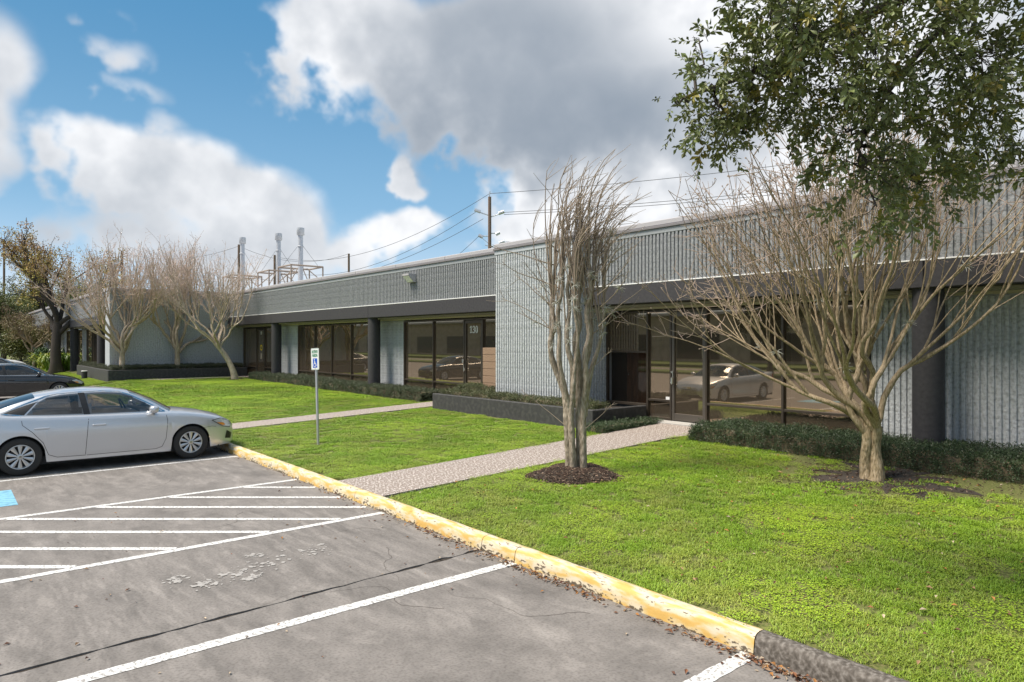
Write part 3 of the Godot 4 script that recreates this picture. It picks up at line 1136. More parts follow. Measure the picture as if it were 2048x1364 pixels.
func column(x: float, z: float, top: float, base: float) -> void:
	var mb := MB.new()
	mb.lathe(Transform3D(Basis(), Vector3(x, base, z)), PackedVector2Array([Vector2(0.235, 0), Vector2(0.235, top - base)]), 40)
	put("column", mb, M.beam_paint, building)

func beam_run(x0: float, x1: float, joints: Array, zf: float, depth: float) -> void:
	# boxed beam, cut at the column lines
	var cuts := [x0]
	for j: float in joints:
		cuts.append(j)
	cuts.append(x1)
	for k in cuts.size() - 1:
		var mb := MB.new()
		var a: float = cuts[k] + (0.006 if k > 0 else 0.0)
		var b: float = cuts[k + 1] - (0.006 if k < cuts.size() - 2 else 0.0)
		mb.bbox(Transform3D(Basis(), Vector3((a + b) * 0.5, 3.445, zf - depth * 0.5)), Vector3(b - a, 0.45, depth), 0.012)
		put("beam", mb, M.beam_paint, building)

func coping_run(x0: float, x1: float, zf: float, y: float, deep: float) -> void:
	# pale metal coping in lengths over a darker drip lip
	var n := maxi(1, int((x1 - x0) / 3.0))
	for k in n:
		var a := lerpf(x0, x1, k / float(n)) + (0.003 if k > 0 else 0.0)
		var b := lerpf(x0, x1, (k + 1) / float(n)) - (0.003 if k < n - 1 else 0.0)
		var mb := MB.new()
		mb.bbox(Transform3D(Basis(), Vector3((a + b) * 0.5, y + 0.125, zf - deep * 0.5 + 0.02)), Vector3(b - a, 0.13, deep), 0.02)
		put("coping", mb, M.coping, building)
	var lip := MB.new()
	lip.bbox(Transform3D(Basis(), Vector3((x0 + x1) * 0.5, y + 0.03, zf - deep * 0.5 + 0.05)), Vector3(x1 - x0, 0.058, deep), 0.008)
	put("coping_lip", lip, M.coping_lip, building)

func solid(called: String, lo: Vector3, hi: Vector3, m: Material, bevel := 0.0) -> MeshInstance3D:
	var mb := MB.new()
	mb.bbox(Transform3D(Basis(), (lo + hi) * 0.5), hi - lo, bevel)
	return put(called, mb, m, building)

func text_on(parent: Node, called: String, s: String, h: float, at: Transform3D, m: Material, font := "Droid Serif", bold := 700) -> void:
	var t := TextMesh.new()
	var f := SystemFont.new()
	f.font_names = PackedStringArray([font])
	f.font_weight = bold
	t.font = f
	t.text = s
	t.font_size = 64
	t.pixel_size = h / 46.0
	t.depth = 0.003
	t.material = m
	var o := MeshInstance3D.new()
	o.mesh = t
	o.name = called
	parent.add_child(o, true)
	o.transform = at

func build_office() -> void:
	building = thing("office_building", "long single storey office block of fluted grey blocks with dark beams", "building")
	var z := GLASS_Z
	# floor slab, interior shell and roof
	solid("floor_slab", Vector3(-39.5, -0.1, -34.0), Vector3(12.0, FLOOR, z + 0.12), M.slab_edge, 0.01)
	solid("roof", Vector3(-39.4, 4.2, -34.0), Vector3(12.0, 4.88, -12.72), M.roofing)
	solid("ceiling", Vector3(-39.4, 3.15, -34.0), Vector3(12.0, 3.30, -13.3), M.interior_wall)
	solid("rear_wall", Vector3(-39.4, FLOOR, -34.2), Vector3(12.0, 4.9, -34.0), M.smooth_paint)
	solid("side_wall", Vector3(12.0, FLOOR, -34.2), Vector3(12.2, 4.9, -12.6), M.smooth_paint)
	solid("interior_partition", Vector3(-39.0, FLOOR + 0.004, -18.2), Vector3(11.5, 3.15, -18.0), M.interior_wall)
	for x: float in [-33.0, -23.6, -14.0, -5.6]:
		solid("interior_partition", Vector3(x - 0.06, FLOOR + 0.004, -18.0), Vector3(x + 0.06, 3.15, -13.32), M.interior_wall)
	solid("soffit", Vector3(-39.5, 3.16, -13.3), Vector3(12.0, 3.21, -12.62), M.soffit)
	solid("head_trim", Vector3(-39.5, 3.115, -13.19), Vector3(-16.0, 3.16, -13.06), M.soffit_trim)
	solid("head_trim", Vector3(-11.98, 3.115, -13.19), Vector3(12.0, 3.16, -13.06), M.soffit_trim)
	# fascia of fluted blocks over the beams
	for run: Array in [[-39.53, -15.06], [-12.0, 12.0]]:
		fluted(Vector3(run[0], 3.69, -12.38), Vector3(run[1], 3.69, -12.38), 1.065, 5, 1)
		solid("fascia_backing", Vector3(run[0], 3.66, -12.72), Vector3(run[1], 4.87, -12.39), M.fascia_smooth)
		solid("fascia_band", Vector3(run[0], 4.757, -12.388), Vector3(run[1], 4.872, -12.345), M.fascia_smooth, 0.006)
		solid("flashing", Vector3(run[0], 3.664, -12.389), Vector3(run[1], 3.688, -12.325), M.white_plastic, 0.004)
		coping_run(run[0], run[1], -12.36, 4.872, 0.42)
	beam_run(-39.53, -15.06, [-33.0, -23.2], -12.33, 0.30)
	beam_run(-12.0, 12.0, [-4.28, 5.6], -12.33, 0.30)
	for x: float in [-33.0, -23.2, -4.28, 5.6]:
		column(x - 0.02, -12.60, 3.22, 0.2)
	# wing wall that stands forward over the planter
	fluted(Vector3(-15.06, 0.78, -11.98), Vector3(-12.0, 0.78, -11.98), 3.97, 19)
	fluted(Vector3(-11.998, 0.78, -11.98), Vector3(-11.998, 0.78, -13.2), 3.97, 19)
	solid("wing_wall", Vector3(-15.06, 0.1, -13.4), Vector3(-12.008, 4.87, -11.99), M.smooth_paint)
	solid("fascia_band", Vector3(-15.07, 4.752, -11.995), Vector3(-11.96, 4.87, -11.94), M.smooth_paint, 0.006)
	coping_run(-15.10, -11.93, -11.955, 4.872, 0.8)
	solid("soffit_block", Vector3(-12.0, 3.06, -12.98), Vector3(-11.5, 3.155, -12.72), M.soffit_trim, 0.006)
	# block panels beside the columns
	for p: Array in [[-5.46, 12.0], [-24.7, -22.0], [-34.9, -31.75]]:
		fluted(Vector3(p[0], FLOOR + 0.01, -13.2), Vector3(p[1], FLOOR + 0.01, -13.2), 2.60, 13)
		solid("wall", Vector3(p[0] - 0.001, 0.1, -13.45), Vector3(p[1] + 0.001, 3.155, -13.21), M.smooth_paint)
	# glazing
	var f0 := storefront([-11.97, -10.64, -9.95, -8.98, -7.17, -5.49], FLOOR + 0.01, 3.08, 0.94, z, [0, 2])
	var fr := MB.new()
	fr.bbox(Transform3D(Basis(), Vector3(-11.31, 2.08, z - 0.002)), Vector3(1.27, 0.04, 0.10), 0.003)
	solid("window_sill", Vector3(-11.945, 0.77, z - 0.072), Vector3(-10.665, 0.83, z + 0.068), M.bronze, 0.003)
	var tr := put("transom_bar", fr, M.bronze, building)
	pane(tr, -11.94, -10.67, 0.83, 2.06, z - 0.01, true)
	pane(tr, -11.94, -10.67, 2.10, 3.03, z - 0.01)
	solid("spandrel", Vector3(-11.94, 0.1, z - 0.03), Vector3(-10.67, 0.77, z + 0.02), M.planter_paint)
	var d := glass_door(-9.92, -9.01, FLOOR + 0.02, 3.02, z + 0.01, "brown")
	var h := MB.new()
	h.bbox(Transform3D(Basis(), Vector3(-9.885, 1.42, z + 0.075)), Vector3(0.05, 0.16, 0.07), 0.01)
	h.bbox(Transform3D(Basis(), Vector3(-9.885, 1.62, z + 0.075)), Vector3(0.045, 0.05, 0.05), 0.008)
	h.rod(Vector3(-9.86, 1.50, z + 0.09), Vector3(-9.86, 1.66, z + 0.09), 0.012)
	put("handle", h, M.chrome, d)
	h = MB.new()
	h.bbox(Transform3D(Basis(), Vector3(-10.02, 0.99, z + 0.008)), Vector3(0.19, 0.085, 0.004), 0.0)
	put("notice", h, M.white_plastic, building)
	solid("door_step", Vector3(-10.3, 0.3, z + 0.11), Vector3(-8.75, FLOOR - 0.012, z + 0.32), M.slab_edge, 0.008)
	storefront([-21.97, -20.04, -18.21, -17.21, -16.3, -15.2], FLOOR + 0.01, 3.08, 0.94, z, [2])
	d = glass_door(-18.18, -17.24, FLOOR + 0.02, 3.02, z + 0.01, "dark")
	h = MB.new()
	h.bbox(Transform3D(Basis(), Vector3(-18.20, 1.70, z + 0.09)), Vector3(0.075, 0.13, 0.05), 0.012)
	h.rod(Vector3(-18.15, 1.35, z + 0.10), Vector3(-18.15, 1.60, z + 0.10), 0.014)
	h.bbox(Transform3D(Basis(), Vector3(-18.15, 1.42, z + 0.07)), Vector3(0.05, 0.10, 0.06), 0.01)
	put("handle", h, M.chrome, d)
	text_on(d, "door_number", "130", 0.23, Transform3D(Basis().scaled(Vector3(0.85, 1, 1)), Vector3(-17.71, 2.72, z + 0.012)), M.white_plastic)
	storefront([-31.72, -29.85, -28.08, -26.23, -24.72], FLOOR + 0.01, 3.08, 0.94, z, [])
	storefront([-39.4, -37.35, -36.15, -34.92], FLOOR + 0.01, 3.08, 0.94, z, [1])
	d = glass_door(-37.32, -36.18, FLOOR + 0.02, 3.02, z + 0.01, "dark")
	h = MB.new()
	h.lathe(Transform3D(Basis(Vector3(1, 0, 0), Vector3(0, 0, 1), Vector3(0, -1, 0)), Vector3(-36.75, 2.0, z + 0.0)), PackedVector2Array([Vector2(0.16, 0), Vector2(0.16, 0.006), Vector2(0.09, 0.007)]), 20)
	put("sticker", h, M.decal_yellow, d)
	h = MB.new()
	h.bbox(Transform3D(Basis(), Vector3(-36.75, 1.55, z + 0.0)), Vector3(0.2, 0.32, 0.006), 0.0)
	put("notice", h, M.soffit, d)
	h = MB.new()
	h.bbox(Transform3D(Basis(), Vector3(-36.75, 2.78, z + 0.0)), Vector3(0.16, 0.17, 0.006), 0.0)
	put("notice", h, M.white_plastic, d)
	# low pier of bare tan blocks beside the wing wall
	var pier := solid("pier", Vector3(-15.95, 0.3, -12.62), Vector3(-15.1, 0.52, -12.2), M.tan_block)
	for k in 8:
		var b := MB.new()
		b.bbox(Transform3D(Basis(), Vector3(-15.52 + rng.randf_range(-0.004, 0.004), 0.62 + k * 0.205, -12.41)), Vector3(0.86, 0.196, 0.42), 0.006)
		put("block", b, M.tan_block, pier)
	build_west()

func build_west() -> void:
	# the far end of the block stands forward
	solid("floor_slab", Vector3(-90.0, -0.1, -30.0), Vector3(-39.56, FLOOR - 0.02, -7.2), M.slab_edge)
	fluted(Vector3(-39.55, 0.78, -6.6), Vector3(-39.55, 0.78, -13.2), 3.97, 19)
	solid("wall", Vector3(-40.7, 0.1, -30.0), Vector3(-39.56, 4.87, -6.6), M.smooth_paint)
	solid("corner_pier", Vector3(-40.72, 0.1, -6.75), Vector3(-39.53, 4.75, -6.56), M.smooth_paint, 0.01)
	solid("fascia_band", Vector3(-40.74, 4.752, -13.0), Vector3(-39.50, 4.87, -6.54), M.smooth_paint)
	solid("coping", Vector3(-40.9, 4.872, -30.0), Vector3(-39.46, 5.06, -6.50), M.coping, 0.02)
	solid("roof", Vector3(-90.0, 4.2, -30.0), Vector3(-40.9, 4.88, -6.8), M.roofing)
	solid("soffit", Vector3(-90.0, 3.16, -7.45), Vector3(-40.72, 3.21, -6.7), M.soffit)
	fluted(Vector3(-90.0, 3.69, -6.56), Vector3(-40.72, 3.69, -6.56), 1.065, 5, 1)
	solid("fascia_backing", Vector3(-90.0, 3.66, -6.9), Vector3(-40.72, 4.87, -6.57), M.smooth_paint)
	coping_run(-90.0, -40.9, -6.53, 4.872, 0.42)
	beam_run(-90.0, -42.0, [-73.0, -63.0, -53.0], -6.5, 0.30)
	var tan_end := solid("beam_end", Vector3(-41.99, 3.222, -6.8), Vector3(-40.73, 3.668, -6.505), M.tan_block)  # tan colour stands in for light falling on the beam end
	tan_end.set_meta("label", "end of the dark beam, coloured tan for the light on it")
	for x: float in [-43.0, -53.0, -63.0, -73.0]:
		column(x, -6.78, 3.22, 0.2)
	for p: Array in [[-54.0, -52.2], [-66.7, -61.4], [-76.0, -71.5]]:
		fluted(Vector3(p[0], FLOOR, -7.38), Vector3(p[1], FLOOR, -7.38), 2.62, 13)
		solid("wall", Vector3(p[0], 0.1, -7.6), Vector3(p[1], 3.155, -7.39), M.smooth_paint)
	storefront([-52.2, -50.2, -48.2, -46.2, -44.2, -42.5, -40.75], FLOOR, 3.08, 0.94, -7.4, [])
	storefront([-61.4, -59.5, -57.7, -55.8, -54.0], FLOOR, 3.08, 0.94, -7.4, [])
	storefront([-71.5, -69.9, -68.3, -66.7], FLOOR, 3.08, 0.94, -7.4, [])
	solid("interior_partition", Vector3(-90.0, FLOOR, -10.2), Vector3(-40.72, 3.15, -10.0), M.interior_wall)
	solid("ceiling", Vector3(-90.0, 3.15, -10.0), Vector3(-40.72, 3.155, -7.5), M.interior_wall)

func planter_box(called: String, label: String, x0: float, x1: float, z0: float, z1: float, top: float, base: float) -> Node3D:
	# open concrete box: walls as four pieces, soil inside; z0 is the front
	var root := thing(called, label, "planter")
	var t := 0.15
	var mb := MB.new()
	mb.bbox(Transform3D(Basis(), Vector3((x0 + x1) * 0.5, (top + base) * 0.5, z0 - t * 0.5)), Vector3(x1 - x0, top - base, t), 0.015)
	put("front_wall", mb, M.planter_paint, root)
	for x: float in [x0 + t * 0.5, x1 - t * 0.5]:
		mb = MB.new()
		mb.bbox(Transform3D(Basis(), Vector3(x, (top + base) * 0.5 - 0.002, (z0 - t + z1) * 0.5 + 0.008)), Vector3(t - 0.004, top - base, absf(z1 - z0) - t), 0.015)
		put("side_wall", mb, M.planter_paint, root)
	mb = MB.new()
	mb.box(Vector3(x0 + t, top - 0.3, z1), Vector3(x1 - t, top - 0.09, z0 - t))
	put("soil", mb, M.joint_dirt, root)
	return root

func build_site_things() -> void:
	planter_box("planter", "long black concrete planter before the blue grey wing wall", -17.1, -10.6, -11.2, -13.1, 0.80, 0.1)
	# far planter wraps the corner of the wall
	var root := thing("planter", "low black corner planter under three bare myrtles far left", "planter")
	var mb := MB.new()
	mb.bbox(Transform3D(Basis(), Vector3(-38.38, 0.5, -9.65)), Vector3(0.15, 0.82, 6.7), 0.015)
	put("side_wall", mb, M.planter_paint, root)
	mb = MB.new()
	mb.bbox(Transform3D(Basis(), Vector3(-43.4, 0.502, -6.375)), Vector3(9.87, 0.82, 0.15), 0.015)
	put("front_wall", mb, M.planter_paint, root)
	mb = MB.new()
	mb.box(Vector3(-39.54, 0.3, -13.0), Vector3(-38.46, 0.82, -6.46))
	mb.box(Vector3(-48.2, 0.3, -7.3), Vector3(-39.56, 0.82, -6.46))
	put("soil", mb, M.joint_dirt, root)
	# wall pack
	root = thing("wall_light", "small grey wedge shaped floodlight on the fluted fascia", "light", Vector3(-20.04, 4.48, -12.35))
	mb = MB.new()
	mb.prism(Transform3D(Basis(Vector3(0, 0, 1), Vector3(0, 1, 0), Vector3(-1, 0, 0)), Vector3(0.20, 0, 0.0)), PackedVector2Array([Vector2(0, -0.14), Vector2(0.10, -0.14), Vector2(0.30, 0.08), Vector2(0.30, 0.14), Vector2(0, 0.14)]), 0.40)
	put("housing", mb, M.coping, root)
	mb = MB.new()
	mb.quad(Vector3(-0.18, -0.125, 0.118), Vector3(0.18, -0.125, 0.118), Vector3(0.18, 0.06, 0.286), Vector3(-0.18, 0.06, 0.286))
	put("lens", mb, M.white_plastic, root)
	# bollard light
	root = thing("bollard", "short black round bollard with a white cap by the far planter", "bollard", Vector3(-43.3, ground(-43.3, -6.0), -6.0))
	mb = MB.new()
	mb.lathe(Transform3D(), PackedVector2Array([Vector2(0.14, -0.02), Vector2(0.14, 0.42)]), 20)
	put("post", mb, M.beam_paint, root)
	mb = MB.new()
	mb.lathe(Transform3D(), PackedVector2Array([Vector2(0.14, 0.422), Vector2(0.15, 0.425), Vector2(0.15, 0.455), Vector2(0.13, 0.465), Vector2(0.0, 0.468)]), 20)
	put("cap", mb, M.white_plastic, root)
	build_sign()
	build_blind()
	build_roof_things()
	build_lines()
	build_opposite()

func build_sign() -> void:
	var p := Vector3(-13.78, ground(-13.78, -6.14), -6.14)
	var root := thing("parking_sign", "white accessible parking sign on a leaning galvanised post", "sign", p)
	root.rotation.y = 0.0
	var tilt := Basis(Vector3(0, 0, 1), 0.055)
	var b := Basis(Vector3.UP, 0.15)
	var t := Transform3D(tilt, Vector3.ZERO)
	var mb := MB.new()
	# U-channel post
	for s: Array in [[0.0, 0.0, 0.05, 0.006], [-0.024, 0.014, 0.006, 0.03], [0.024, 0.014, 0.006, 0.03]]:
		mb.bbox(t * Transform3D(b, b * Vector3(s[0], 0.95, -s[1])), Vector3(s[2], 2.1, s[3]), 0.001)
	put("post", mb, M.galvanised, root)
	mb = MB.new()
	var plate := t * Transform3D(b, Vector3(0, 1.80, 0) + b * Vector3(0, 0, 0.012))
	var pts := PackedVector2Array()
	for q: Array in [[0.15, 0.23, 0.0], [-0.15, 0.23, 90.0], [-0.15, -0.23, 180.0], [0.15, -0.23, 270.0]]:
		var c := Vector2(q[0] - signf(q[0]) * 0.03, q[1] - signf(q[1]) * 0.03)
		for k in 5:
			var a := deg_to_rad(q[2] + k * 22.5)
			pts.append(c + Vector2(cos(a), sin(a)) * 0.03)
	mb.prism(plate, pts, 0.003)
	var pl := put("plate", mb, M.sign_white, root)
	mb = MB.new()
	for e: Array in [[0.0, 0.218, 0.26, 0.006], [0.0, -0.218, 0.26, 0.006], [0.138, 0.0, 0.006, 0.42], [-0.138, 0.0, 0.006, 0.42]]:
		mb.bbox(plate * Transform3D(Basis(), Vector3(e[0], e[1], 0.0035)), Vector3(e[2], e[3], 0.001), 0.0)
	put("border", mb, M.sign_green, pl)
	text_on(pl, "lettering", "RESERVED", 0.066, plate * Transform3D(Basis().scaled(Vector3(0.5, 0.95, 1)), Vector3(0, 0.155, 0.0045)), M.sign_green, "Droid Sans")
	text_on(pl, "lettering", "PARKING", 0.066, plate * Transform3D(Basis().scaled(Vector3(0.5, 0.95, 1)), Vector3(0, 0.075, 0.0045)), M.sign_green, "Droid Sans")
	mb = MB.new()
	mb.bbox(plate * Transform3D(Basis(), Vector3(0, -0.085, 0.0035)), Vector3(0.17, 0.20, 0.001), 0.0)
	put("emblem", mb, M.sign_blue, pl)
	mb = MB.new()
	wheelchair(mb, plate * Transform3D(Basis(), Vector3(-0.01, -0.088, 0.005)), 0.2, 0.001)
	put("wheelchair_symbol", mb, M.sign_white, pl)
	mb = MB.new()
	for y: float in [0.19, -0.19]:
		mb.rod(plate * Vector3(0, y, 0.002), plate * Vector3(0, y, 0.010), 0.010)
	put("bolt", mb, M.chrome, root)

func build_blind() -> void:
	var root := thing("window_blind", "closed tan slatted blind inside the window right of the door", "blind", Vector3(-6.33, FLOOR, -13.42))
	var mb := MB.new()
	for k in 84:
		mb.bbox(Transform3D(Basis(Vector3(1, 0, 0), 1.15), Vector3(0, 0.47 + k * 0.025, 0)), Vector3(1.60, 0.003, 0.028), 0.0)
	put("slats", mb, M.blind, root)
	mb = MB.new()
	mb.bbox(Transform3D(Basis(), Vector3(0, 2.60, 0)), Vector3(1.64, 0.05, 0.05), 0.004)
	put("head_rail", mb, M.blind, root)
	root = thing("interior_door", "brown wooden door seen through the left storefront glass", "door", Vector3(-11.62, FLOOR, -14.1))
	mb = MB.new()
	mb.bbox(Transform3D(Basis(), Vector3(0, 1.04, 0)), Vector3(0.9, 2.06, 0.05), 0.004)
	put("leaf", mb, M.wood_door, root)
	mb = MB.new()
	mb.lathe(Transform3D(Basis(Vector3(1, 0, 0), Vector3(0, 0, 1), Vector3(0, -1, 0)), Vector3(-0.36, 1.0, 0.025)), PackedVector2Array([Vector2(0.012, 0), Vector2(0.012, 0.03), Vector2(0.03, 0.04), Vector2(0.03, 0.06), Vector2(0.0, 0.07)]), 14)
	put("knob", mb, M.chrome, root)

func build_roof_things() -> void:
	for s: Array in [[Vector3(-38.62, 4.88, -16.16), 8.95, "nearest of three"], [Vector3(-42.40, 4.88, -16.31), 9.1, "middle of three"], [Vector3(-46.91, 4.88, -15.59), 9.3, "farthest of three"]]:
		var p: Vector3 = s[0]
		p.z -= 2.0 * 0.0
		var top: float = s[1] - p.y
		var root := thing("exhaust_stack", "tall grey capped roof exhaust stack with guy wires, %s" % s[2], "exhaust stack", p, 0.0, "exhaust stacks on the roof")
		var mb := MB.new()
		mb.lathe(Transform3D(), PackedVector2Array([Vector2(0.24, 0), Vector2(0.22, 0.9), Vector2(0.15, 1.0), Vector2(0.14, top - 0.4), Vector2(0.15, top - 0.38)]), 20)
		put("pipe", mb, M.stack_metal, root)
		mb = MB.new()
		mb.lathe(Transform3D(), PackedVector2Array([Vector2(0.0, top - 0.42), Vector2(0.215, top - 0.42), Vector2(0.215, top), Vector2(0.19, top), Vector2(0.19, top - 0.05), Vector2(0.0, top - 0.05)]), 22)
		put("cap", mb, M.stack_metal, root)
		mb = MB.new()
		mb.lathe(Transform3D(), PackedVector2Array([Vector2(0.14, top - 1.12), Vector2(0.18, top - 1.11), Vector2(0.18, top - 1.05), Vector2(0.14, top - 1.04)]), 16)
		put("collar", mb, M.stack_metal, root)
		var wy := top - 1.08
		for a: float in [0.5, 2.1, 3.7, 5.2]:
			mb = MB.new()
			mb.tube(PackedVector3Array([Vector3(cos(a) * 0.16, wy, sin(a) * 0.16), Vector3(cos(a) * 1.1, 1.72, sin(a) * 1.1)]), PackedFloat32Array([0.008, 0.008]), 4)
			put("guy_wire", mb, M.cable, root)
		mb = MB.new()
		var q := [Vector3(-0.95, 0, -0.95), Vector3(0.95, 0, -0.95), Vector3(0.95, 0, 0.95), Vector3(-0.95, 0, 0.95)]
		for k in 4:
			var a: Vector3 = q[k]
			var b: Vector3 = q[(k + 1) % 4]
			mb.rod(a, a + Vector3(0, 1.76, 0), 0.045, 4)
			mb.rod(a + Vector3(0, 1.78, 0), b + Vector3(0, 1.78, 0), 0.05, 4)
			mb.rod(a + Vector3(0, 0.9, 0), Vector3(0, 1.70, 0) + a * 0.28, 0.03, 4)
		put("frame", mb, M.rusty_steel, root)

func pole(p: Vector3, top: float, label: String, arms: bool) -> Node3D:
	var root := thing("utility_pole", label, "utility pole", p, 0.0, "utility poles behind the building")
	var mb := MB.new()
	mb.tube(PackedVector3Array([Vector3(0, 0, 0), Vector3(0, top, 0)]), PackedFloat32Array([0.19, 0.15]), 10)
	put("shaft", mb, M.pole_wood, root)
	if arms:
		mb = MB.new()
		mb.rod(RT * -0.05 + Vector3(0, top, 0), RT * 0.02 + Vector3(0, top + 0.5, 0), 0.05, 6)
		for e: Array in [[-1.35, top - 1.25], [1.3, top - 1.4], [-1.0, top - 3.55], [0.9, top - 3.3], [1.35, top - 4.1], [-0.9, top - 6.1], [1.6, top - 6.0]]:
			mb.rod(Vector3(0, e[1] - 0.45 if absf(e[0]) > 1.2 else e[1], 0), RT * e[0] + Vector3(0, e[1], 0), 0.05, 6)
			mb.rod(RT * (e[0] * 0.62) + Vector3(0, e[1] - 0.1, 0), RT * e[0] + Vector3(0, e[1] + 0.08, 0), 0.16, 8)
		put("insulators", mb, M.galvanised, root)
	return root

func wire(called_label: String, a: Vector3, b: Vector3, sag: float, r := 0.022) -> void:
	var mb := MB.new()
	var p := PackedVector3Array()
	var w := PackedFloat32Array()
	for k in 25:
		var t := k / 24.0
		p.append(a.lerp(b, t) - Vector3(0, sag * 4.0 * t * (1.0 - t), 0))
		w.append(r)
	mb.tube(p, w, 4, false)
	tag(put("power_line", mb, M.cable, self), called_label, "power line", "overhead wires")

func build_lines() -> void:
	var main := Vector3(-48.9, 0, -38.2)          # 62 m away, behind the building
	pole(main, 15.4, "tall timber utility pole with insulators rising behind the roof", true)
	var far := [[Vector3(-92.0, 0, -45.8), 15.1, "bare timber pole beyond the roof left of the tall one"], [Vector3(-95.0, 0, -36.0), 14.4, "brown timber pole beside the middle exhaust stack"], [Vector3(-94.1, 0, -30.8), 15.3, "brown timber pole beside the leftmost exhaust stack"], [Vector3(-119.0, 0, -21.4), 16.2, "timber pole standing up among the bare myrtles"], [Vector3(-136.7, 0, -7.9), 18.7, "timber pole behind the oak at the left edge"]]
	for f: Array in far:
		pole(f[0], f[1], f[2], false)
	var m := main + Vector3(0, 15.7, 0)
	wire("highest wire running left from the tall pole", m, Vector3(-95.0, 14.2, -36.0), 2.6)
	wire("upper of the two close wires left of the tall pole", main + Vector3(-0.8, 14.0, 1.0), Vector3(-95.0, 12.4, -36.0), 2.7)
	wire("lower of the two close wires left of the tall pole", main + Vector3(-0.3, 13.4, 0.5), Vector3(-94.1, 11.4, -30.8), 3.0)
	wire("lowest wire running left from the tall pole", main + Vector3(-0.6, 11.9, 0.7), Vector3(-92.0, 9.6, -45.8), 2.6)
	wire("slack wire between the farthest poles on the left", Vector3(-92.0, 15.1, -45.8), Vector3(-94.1, 15.1, -30.8), 1.6, 0.02)
	wire("thin wire running left from the stacks", Vector3(-94.1, 15.1, -30.8), Vector3(-119.0, 16.0, -21.4), 1.4, 0.02)
	var right := Vector3(2.0, 0, -70.0)
	wire("highest wire running right from the tall pole", m, right + Vector3(0, 20.0, 0), 1.2)
	wire("second wire running right from the tall pole", main + Vector3(0.8, 14.0, -1.0), right + Vector3(0, 17.3, 0), 1.0)
	wire("third wire running right from the tall pole", main + Vector3(0.8, 13.8, -1.0), right + Vector3(0, 16.9, 0), 1.0)
	wire("lowest wire running right from the tall pole", main + Vector3(1.0, 11.3, -1.0), right + Vector3(0, 13.9, 0), 1.0)
	pole(right, 20.0, "timber utility pole hidden behind the right end of the building", true)

func build_opposite() -> void:
	# what the glazing mirrors: the far side of the lot
	var mb := MB.new()
	mb.bbox(Transform3D(Basis(), Vector3(-40, 0.07, 15.5)), Vector3(220, 0.14, 3.0), 0.02)
	struct("verge", mb, M.far_grass)
	mb = MB.new()
	mb.bbox(Transform3D(Basis(), Vector3(-40, 0.07, 32.0)), Vector3(220, 0.14, 9.0), 0.02)
	struct("verge", mb, M.far_grass)
	var root := thing("office_building", "tan office block across the parking lot with dark openings", "building", Vector3(-40, 0, 36.5))
	mb = MB.new()
	mb.bbox(Transform3D(Basis(), Vector3(0, 2.6, 8)), Vector3(200, 5.2, 16), 0.02)
	put("wall", mb, M.far_wall, root)
	mb = MB.new()
	mb.bbox(Transform3D(Basis(), Vector3(0, 5.3, 7.8)), Vector3(200.6, 0.3, 16.6), 0.02)
	put("coping", mb, M.coping, root)
	for k in 22:
		mb = MB.new()
		mb.bbox(Transform3D(Basis(), Vector3(-94 + k * 9.0, 1.75, -0.02)), Vector3(5.4, 2.7, 0.1), 0.01)
		put("window", mb, M.far_opening, root)

# ---------------------------------------------------------------- cars
func interp(t: Array, x: float) -> float:
	if x <= t[0][0]:
		return t[0][1]
	for k in t.size() - 1:
		if x <= t[k + 1][0]:
			var u: float = (x - t[k][0]) / (t[k + 1][0] - t[k][0])
			# soft through the knots
			var p0: float = t[maxi(k - 1, 0)][1]
			var p3: float = t[mini(k + 2, t.size() - 1)][1]
			return lerpf(lerpf(t[k][1], t[k + 1][1], u), cubic_interpolate(t[k][1], t[k + 1][1], p0, p3, u), 0.6)
	return t[t.size() - 1][1]

const BELT := [[-2.46, 0.86], [-2.40, 1.02], [-2.30, 1.085], [-2.0, 1.085], [-1.5, 1.04], [-0.9, 1.005], [0.0, 0.98], [0.95, 0.96], [1.3, 0.93], [1.7, 0.865], [2.0, 0.785], [2.2, 0.69], [2.30, 0.60], [2.34, 0.50]]
const WIDE := [[-2.46, 0.62], [-2.40, 0.72], [-2.25, 0.82], [-1.9, 0.885], [-1.4, 0.91], [0.0, 0.912], [1.3, 0.91], [1.7, 0.885], [2.0, 0.815], [2.2, 0.70], [2.30, 0.56], [2.34, 0.45]]
const LOW := [[-2.46, 0.40], [-2.40, 0.30], [-2.2, 0.255], [-1.7, 0.22], [-0.9, 0.20], [0.9, 0.19], [1.8, 0.20], [2.2, 0.22], [2.30, 0.26], [2.34, 0.34]]
const ROOF := [[-2.05, 1.085], [-1.75, 1.165], [-1.45, 1.285], [-1.15, 1.385], [-0.75, 1.445], [-0.3, 1.465], [0.1, 1.445], [0.40, 1.38], [0.72, 1.20], [1.02, 1.01], [1.14, 0.95]]
const FRAC := [0.0, 0.10, 0.22, 0.38, 0.55, 0.68, 0.78, 0.88, 0.95, 0.985, 1.0]
const OUT := [0.955, 0.978, 0.985, 0.990, 0.998, 1.0, 0.985, 0.972, 0.955, 0.925, 0.89]

func arch(l: float) -> float:
	var y := 0.0
	for w: float in [-1.39, 1.39]:
		var d := absf(l - w)
		if d < 0.365:
			y = 0.335 + sqrt(0.365 * 0.365 - d * d)
	return y

func side_z(l: float, y: float) -> float:
	var lo := interp(LOW, l)
	var hi := interp(BELT, l)
	var f := clampf((y - lo) / (hi - lo), 0.0, 1.0)
	var w := interp(WIDE, l)
	for k in FRAC.size() - 1:
		if f <= FRAC[k + 1]:
			return w * lerpf(OUT[k], OUT[k + 1], (f - FRAC[k]) / (FRAC[k + 1] - FRAC[k]))
	return w * 0.89

